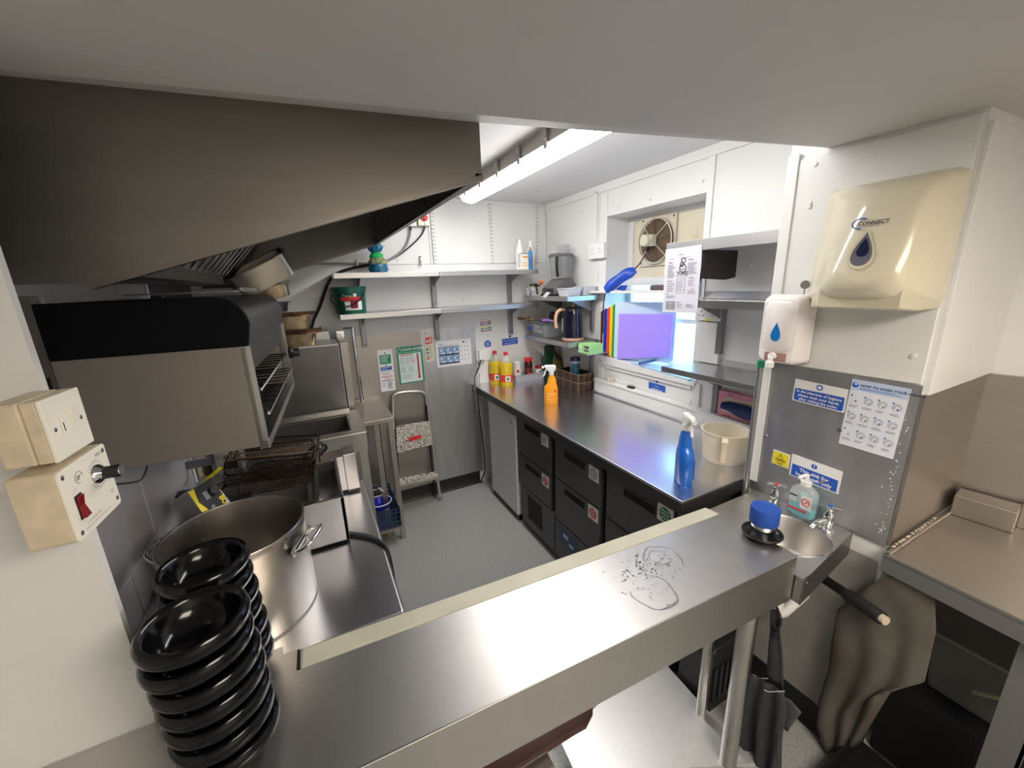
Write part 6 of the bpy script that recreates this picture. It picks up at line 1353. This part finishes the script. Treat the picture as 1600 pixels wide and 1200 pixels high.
# ================================================================== electrical boxes on the left wall end
ob = math.radians(-3.17)
tanm = mat('aged_tan_box', (.72, .62, .45), .5, var=.18, scale=30)
def ebox(name, label, loc): return thing(name, label, 'switch', loc, ob)
e1 = ebox('fused_switch', 'cream double depth fused switch box, upper one on the left', (-.3265, .711, 1.497))
obj('back_box', MB().box((-.052, .0, .0), (-.020, .088, .086)), tanm, e1, local=True, bevel=.003)
obj('spacer_box', MB().box((-.0195, .0005, .0005), (-.004, .0875, .0855)), tanm, e1, local=True, bevel=.002)
plm = mat('ivory_plate', (.86, .83, .74), .3)
obj('face_plate', MB().box((-.004, 0, 0), (.001, .088, .086)), plm, e1, local=True, bevel=.0015)
obj('fuse_carrier', MB().box((.001, .026, .028), (.003, .044, .062)), plm, e1, local=True, bevel=.0008)
obj('fuse_slot', MB().box((.0029, .0275, .036), (.0034, .029, .048)), inkm, e1, local=True)
obj('rocker', MB().prism([(.001, .048, .028), (.0025, .048, .028), (.006, .048, .061), (.001, .048, .062)], (0, .016, 0)), plm, e1, local=True)
for y in (.014, .074): obj('screw', MB().lathe([(.0035, 0), (0, .0015)], (.001, y, .043), 10, axis=(1, 0, 0)), steeld, e1, local=True)
e2 = ebox('speed_controller', 'cream fan speed controller with a black knob and red rocker, lower left', (-.3255, .695, 1.383))
obj('back_box', MB().rbox((-.050, 0, 0), (-.003, .119, .105), .006, axis=0), tanm, e2, local=True, bevel=.002)
obj('face_plate', MB().rbox((-.003, 0, 0), (.001, .119, .105), .006, axis=0), plm, e2, local=True, bevel=.0008)
obj('knob_skirt', MB().lathe([(.0155, 0), (.0145, .004), (.010, .008), (.009, .010)], (.001, .080, .068), 28, axis=(1, 0, 0)), chrome, e2, local=True, smooth=True)
obj('knob', MB().lathe([(.0095, .008), (.0095, .026), (.0085, .028)], (.001, .080, .068), 28, axis=(1, 0, 0)), blackm, e2, local=True, smooth=True)
obj('knob_cap', MB().lathe([(.0084, .0278), (.0080, .0288), (0, .0288)], (.001, .080, .068), 28, axis=(1, 0, 0)), chrome, e2, local=True, smooth=True)
obj('rocker_well', MB().box((.001, .016, .026), (.0018, .032, .062)), inkm, e2, local=True)
obj('rocker', MB().prism([(.0015, .0175, .028), (.007, .0175, .028), (.003, .0175, .045), (.0055, .0175, .060), (.0015, .0175, .060)], (0, .013, 0)), mat('rocker_red', (.20, .005, .01), .25), e2, local=True, bevel=.0005)
for y, z in ((.008, .095), (.111, .095), (.111, .012), (.010, .010)): obj('screw', MB().lathe([(.0038, 0), (0, .0015)], (.001, y, z), 10, axis=(1, 0, 0)), steeld, e2, local=True)
k = MB()
Q = ((0, 1, 0), (0, 0, 1))
text_mb(k, 'RER-3', (.0014, .088, .092), *Q, .0075); text_mb(k, 'SP', (.0014, .0335, .079), *Q, .0085, bold=.03); text_mb(k, 'O', (.0014, .021, .0685), *Q, .005); text_mb(k, 'I', (.0014, .023, .0185), *Q, .005); text_mb(k, 'CE', (.0014, .098, .026), *Q, .008)
text_mb(k, '2.5A 220/240V 50Hz', (.0014, .026, .0145), *Q, .0045); text_mb(k, 'REFER TO MANUFACTURERS INSTRUCTIONS', (.0014, .019, .0082), *Q, .0034)
for i in range(24):
    a = math.radians(-60 + i*300/23); c, s_ = math.cos(a + PI/2), math.sin(a + PI/2)
    k.prism([(.0014, .080 - .0175*c, .068 + .0175*s_), (.0014, .080 - .0225*c, .068 + .0225*s_), (.0014, .0806 - .0225*c, .0684 + .0225*s_), (.0014, .0806 - .0175*c, .0684 + .0175*s_)], (.0002, 0, 0))
k.tube([(.0014, .0385 + .0085*math.cos(t), .082 + .0085*math.sin(t)) for t in [2*PI*i/16 for i in range(13)]], .0004, 4)
obj('lettering', k, greyink, e2, local=True)
tag(obj('thin_lead', MB().tube([(-.37, .80, 1.43), (-.33, .90, 1.38), (-.36, 1.03, 1.335), (-.40, 1.2, 1.32)], .002, 6, smooth=2), blackm), 'thin black lead leaving the speed controller toward the grill', 'cable')

# ================================================================== side table and the dark corner at the right
TZ = .87
A_ = V((1.447, .447, TZ)); B_ = V((1.99, .408, TZ)); C2 = V((2.12, -.75, TZ)); D2 = V((1.37, -.75, TZ))
stb = thing('steel_side_table', 'stainless side table with raised edges at the right', 'table', (1.7, 0, TZ))
A2 = V((1.447, .411, TZ)); 
obj('top', MB().prism([V((p.x, p.y, TZ - .004)) for p in (A2, B_, C2, D2)], (0, 0, .004)), mat('table_steel', (.50, .465, .43), .36, 1, var=.06, scale=5, rvar=.05), stb)
tsm = MATS['table_steel']
fd = (D2 - A2).normalized()
obj('front_lip', MB().prism([A2 - V((0, 0, .052)), D2 - V((0, 0, .052)), D2 + V((.004, 0, -.052)), A2 + V((.004, 0, -.052))], (0, 0, .060)), MATS['leg_grey'] if 'leg_grey' in MATS else mat('leg_grey', (.16, .16, .16), .5, .4), stb, bevel=.001)  # lip takes the dark leg grey to stand in for shade on it
obj('raised_edge', MB().prism([A2, D2, D2 + V((.014, 0, 0)), A2 + V((.014, 0, 0))], (0, 0, .008)).prism([A2, B_, B_ - V((0, .014, 0)), A2 - V((0, .014, 0))], (0, 0, .008)), tsm, stb, bevel=.003)
bd_ = (C2 - B_).normalized(); bn_ = V((-bd_.y, bd_.x, 0)); bn_ = bn_ if bn_.x < 0 else -bn_
def up3(f0, f1, th, h): return MB().prism([B_ + bd_*f0, B_ + bd_*f1, B_ + bd_*f1 + bn_*th, B_ + bd_*f0 + bn_*th], (0, 0, h))
obj('boxed_upstand', up3(0, .14, .085, .075), tsm, stb, bevel=.003)
obj('upstand', up3(.14, 1.16, .022, .085), tsm, stb, bevel=.003)
obj('sealant', (lambda k: ([k.lathe([(random.uniform(.002, .006), 0), (0, random.uniform(.002, .005))], (1.50 + i*.011 + random.uniform(-.004, .004), .4075, TZ + .006 + random.uniform(0, .008)), 6) for i in range(30)], k)[1])(MB()), mat('crumbly_sealant', (.55, .48, .36), .8), stb, kind='stuff')
for (lx, ly) in ((1.455, .105), (1.42, -.65), (1.95, -.6)):
    obj('leg', MB().box((lx - .003, ly - .03, 0), (lx + .003, ly + .03, TZ - .03)).box((lx - .003, ly - .03, 0), (lx + .05, ly - .024, TZ - .03)), mat('leg_grey', (.16, .16, .16), .5, .4), stb)
lw = mat('grey_white_wall', (.36, .34, .32), .6, var=.15, scale=10)  # greyer and more mottled than the wall paint above
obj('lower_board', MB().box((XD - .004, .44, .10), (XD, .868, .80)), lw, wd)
bbm = struct('baseboard_right', MB().prism([(XD, .43, 0), (XD - .03, .43, 0), (XD - .012, .43, .03), (XD - .008, .43, .105), (XD, .43, .105)], (0, .435, 0)), capm, smooth=True)

def cloth(name, label, cat, L, R, x, amp, waves, m_, n=14, th=.004, group=None):
    """hanging cloth between two outlines (picture points on the plane x), with folds"""
    L = [AX(*p, x) for p in L]; R = [AX(*p, x) for p in R]; vs = []; rows = []
    sub = 4
    def dens(P):
        out = []
        for i in range(len(P) - 1):
            for q in range(sub): out.append(P[i].lerp(P[i+1], q/sub))
        return out + [P[-1]]
    L, R = dens(L), dens(R); m = len(L); fs = []
    for i in range(m):
        for j in range(n + 1):
            t = j/n; p = L[i].lerp(R[i], t); grow = min(1, .25 + i/m)
            p.x -= amp*grow*(1 + math.sin(waves*PI*t + .35*math.sin(i*.5)))*.5 + .004; vs.append(p)
    for i in range(m - 1):
        for j in range(n): fs.append((i*(n+1) + j, i*(n+1) + j + 1, (i+1)*(n+1) + j + 1, (i+1)*(n+1) + j))
    k = MB().add(vs, fs)
    o = obj(name, k, m_, smooth=True); sm = o.modifiers.new('thick', 'SOLIDIFY'); sm.thickness = th
    return tag(o, label, cat, group)
grc = mat('dark_grey_cloth', (.045, .047, .055), .8, var=.2, scale=6)
apn = thing('hanging_apron', 'dark grey cloth apron with white piping hanging under the pass end', 'apron', AX(1212, 965, 1.24))
o = cloth('hood_strap', None, None, [(1206, 950), (1206, 985), (1203, 1020), (1200, 1055)], [(1219, 950), (1221, 985), (1225, 1025), (1226, 1080)], 1.25, .006, 2, grc, n=8); o.parent = apn; o.matrix_parent_inverse = WM[apn.name].inverted()
o = cloth('apron_skirt', None, None, [(1176, 1050), (1163, 1085), (1157, 1130), (1160, 1175), (1170, 1215), (1172, 1290)], [(1227, 1078), (1232, 1110), (1228, 1140), (1226, 1180), (1222, 1215), (1220, 1290)], 1.235, .035, 5, grc, n=18); o.parent = apn; o.matrix_parent_inverse = WM[apn.name].inverted()
obj('piping', MB().tube([AX(x, y, 1.228) for x, y in ((1176, 1054), (1188, 1060), (1200, 1060))], .0012, 5).tube([AX(x, y, 1.200) for x, y in ((1194, 1078), (1200, 1081), (1226, 1080))], .0015, 5), whitep, apn)
obj('hook', MB().tube([AX(1213, 948, 1.25), AX(1222, 968, 1.235), AX(1216, 985, 1.235), AX(1209, 975, 1.235)], .004, 8, smooth=2).cyl(AX(1212, 985, 1.24), AX(1211, 995, 1.24), .010, 12), blackm, apn)
o = cloth('apron_pocket', None, None, [(1222, 1084), (1226, 1110), (1228, 1135)], [(1236, 1092), (1254, 1112), (1232, 1140)], 1.32, .006, 1, mat('slate_cloth', (.10, .10, .11), .8), n=6); o.parent = apn; o.matrix_parent_inverse = WM[apn.name].inverted()
cloth('hanging_dust_sheet', 'stained pale sheet hanging from the wall corner below the side table', 'sheet', [(1312, 950), (1303, 1000), (1298, 1045), (1284, 1090), (1281, 1130), (1292, 1172)], [(1400, 885), (1462, 925), (1464, 985), (1446, 1062), (1396, 1072), (1342, 1160)], 1.468, .016, 5.3, mat('stained_shaded_sheet', (.12, .115, .10), .85, col2=(.065, .05, .038), scale=5, ramp=(.3, .6), bump=.6), n=30)  # pale sheet coloured dark for the shade here; the stains are its own
a = AX(1285, 903, 1.475); b = AX(1378, 966, 1.40)
bp_ = thing('black_waste_pipe', 'black foam lagged waste pipe below the basin', 'pipe', a)
obj('lagging', MB().tube([V((1.505, a.y + .02, a.z + .02)), a, a.lerp(b, .45)], .017, 14), blackm, bp_, smooth=True)
obj('lagging', MB().tube([a.lerp(b, .46), b], .0205, 14), mat('torn_foam', (.015, .015, .016), .7, bump=.5, scale=30), bp_, smooth=True)
obj('torn_end', MB().tube([b + V((0, 0, 0)), b + (b - a).normalized()*.012], .014, 10), mat('cream_foam', (.55, .48, .34), .8), bp_)
tag(obj('dark_bin', MB().loft([yz(1.62, .02, .38, .0, .34, .02), yz(1.96, .02, .38, 0, .34, .02)]), blackm, smooth=True), 'black plastic bin on the floor under the side table', 'bin')
wp_ = thing('white_container', 'white plastic container, coloured dark for shade, with cable loops under the side table', 'container', (1.75, .2, .341))
obj('body', MB().loft([[(1.68, .10, .342), (1.90, .10, .342), (1.90, .30, .342), (1.68, .30, .342)], [(1.66, .08, .56), (1.92, .08, .56), (1.92, .32, .56), (1.66, .32, .56)]]), mat('shade_darkened_plastic', (.09, .09, .085), .5), wp_, bevel=.01)  # white plastic coloured dark, lid too, standing in for shade under the table
obj('lid', MB().box((1.655, .075, .56), (1.925, .325, .572)), mat('shade_darkened_lid', (.15, .15, .15), .5), wp_)
tag(obj('pale_hose', MB().tube([(1.64, .06, .36), (1.62, .04, .46), (1.64, .12, .50), (1.63, .20, .46)], .007, 8, smooth=2), mat('pale_green_hose', (.16, .19, .11), .5), smooth=True), 'pale green hose loop beside the white container', 'hose')
p = AZ(1592, 1175, .05); tag(obj('yellow_cloth', blob([(.03, 0), (.06, .01), (.05, .03), (.01, .045)], (p.x + .05, p.y - .02, .0), 1, 1, .2, seed=12), mat('yellow_duster', (.55, .42, .05), .8), smooth=True), 'yellow duster on the floor at the bottom right', 'cloth')
tag(obj('tray_on_floor', MB().box((1.30, .02, .0), (1.60, .40, .02)).box((1.30, .02, .0), (1.31, .40, .10)).box((1.30, .39, .0), (1.60, .40, .10)), mat('dark_tray', (.012, .011, .010), .35)), 'black tray on the floor in the dark corner', 'tray')
vb = thing('black_vacuum', 'black ribbed machine on the floor behind the pass leg', 'machine', (1.28, .80, 0))
obj('body', MB().rbox((1.16, .72, .03), (1.42, .86, .34), .04, axis=1), mat('matt_black', (.014, .014, .015), .5), vb, bevel=.01)
for i in range(7): obj('rib', MB().box((1.18 + i*.033, .712, .10), (1.195 + i*.033, .721, .26)), blackm, vb)
for x in (1.20, 1.38): obj('wheel', MB().cyl((x, .74, .03), (x, .80, .03), .03, 16), blackm, vb)
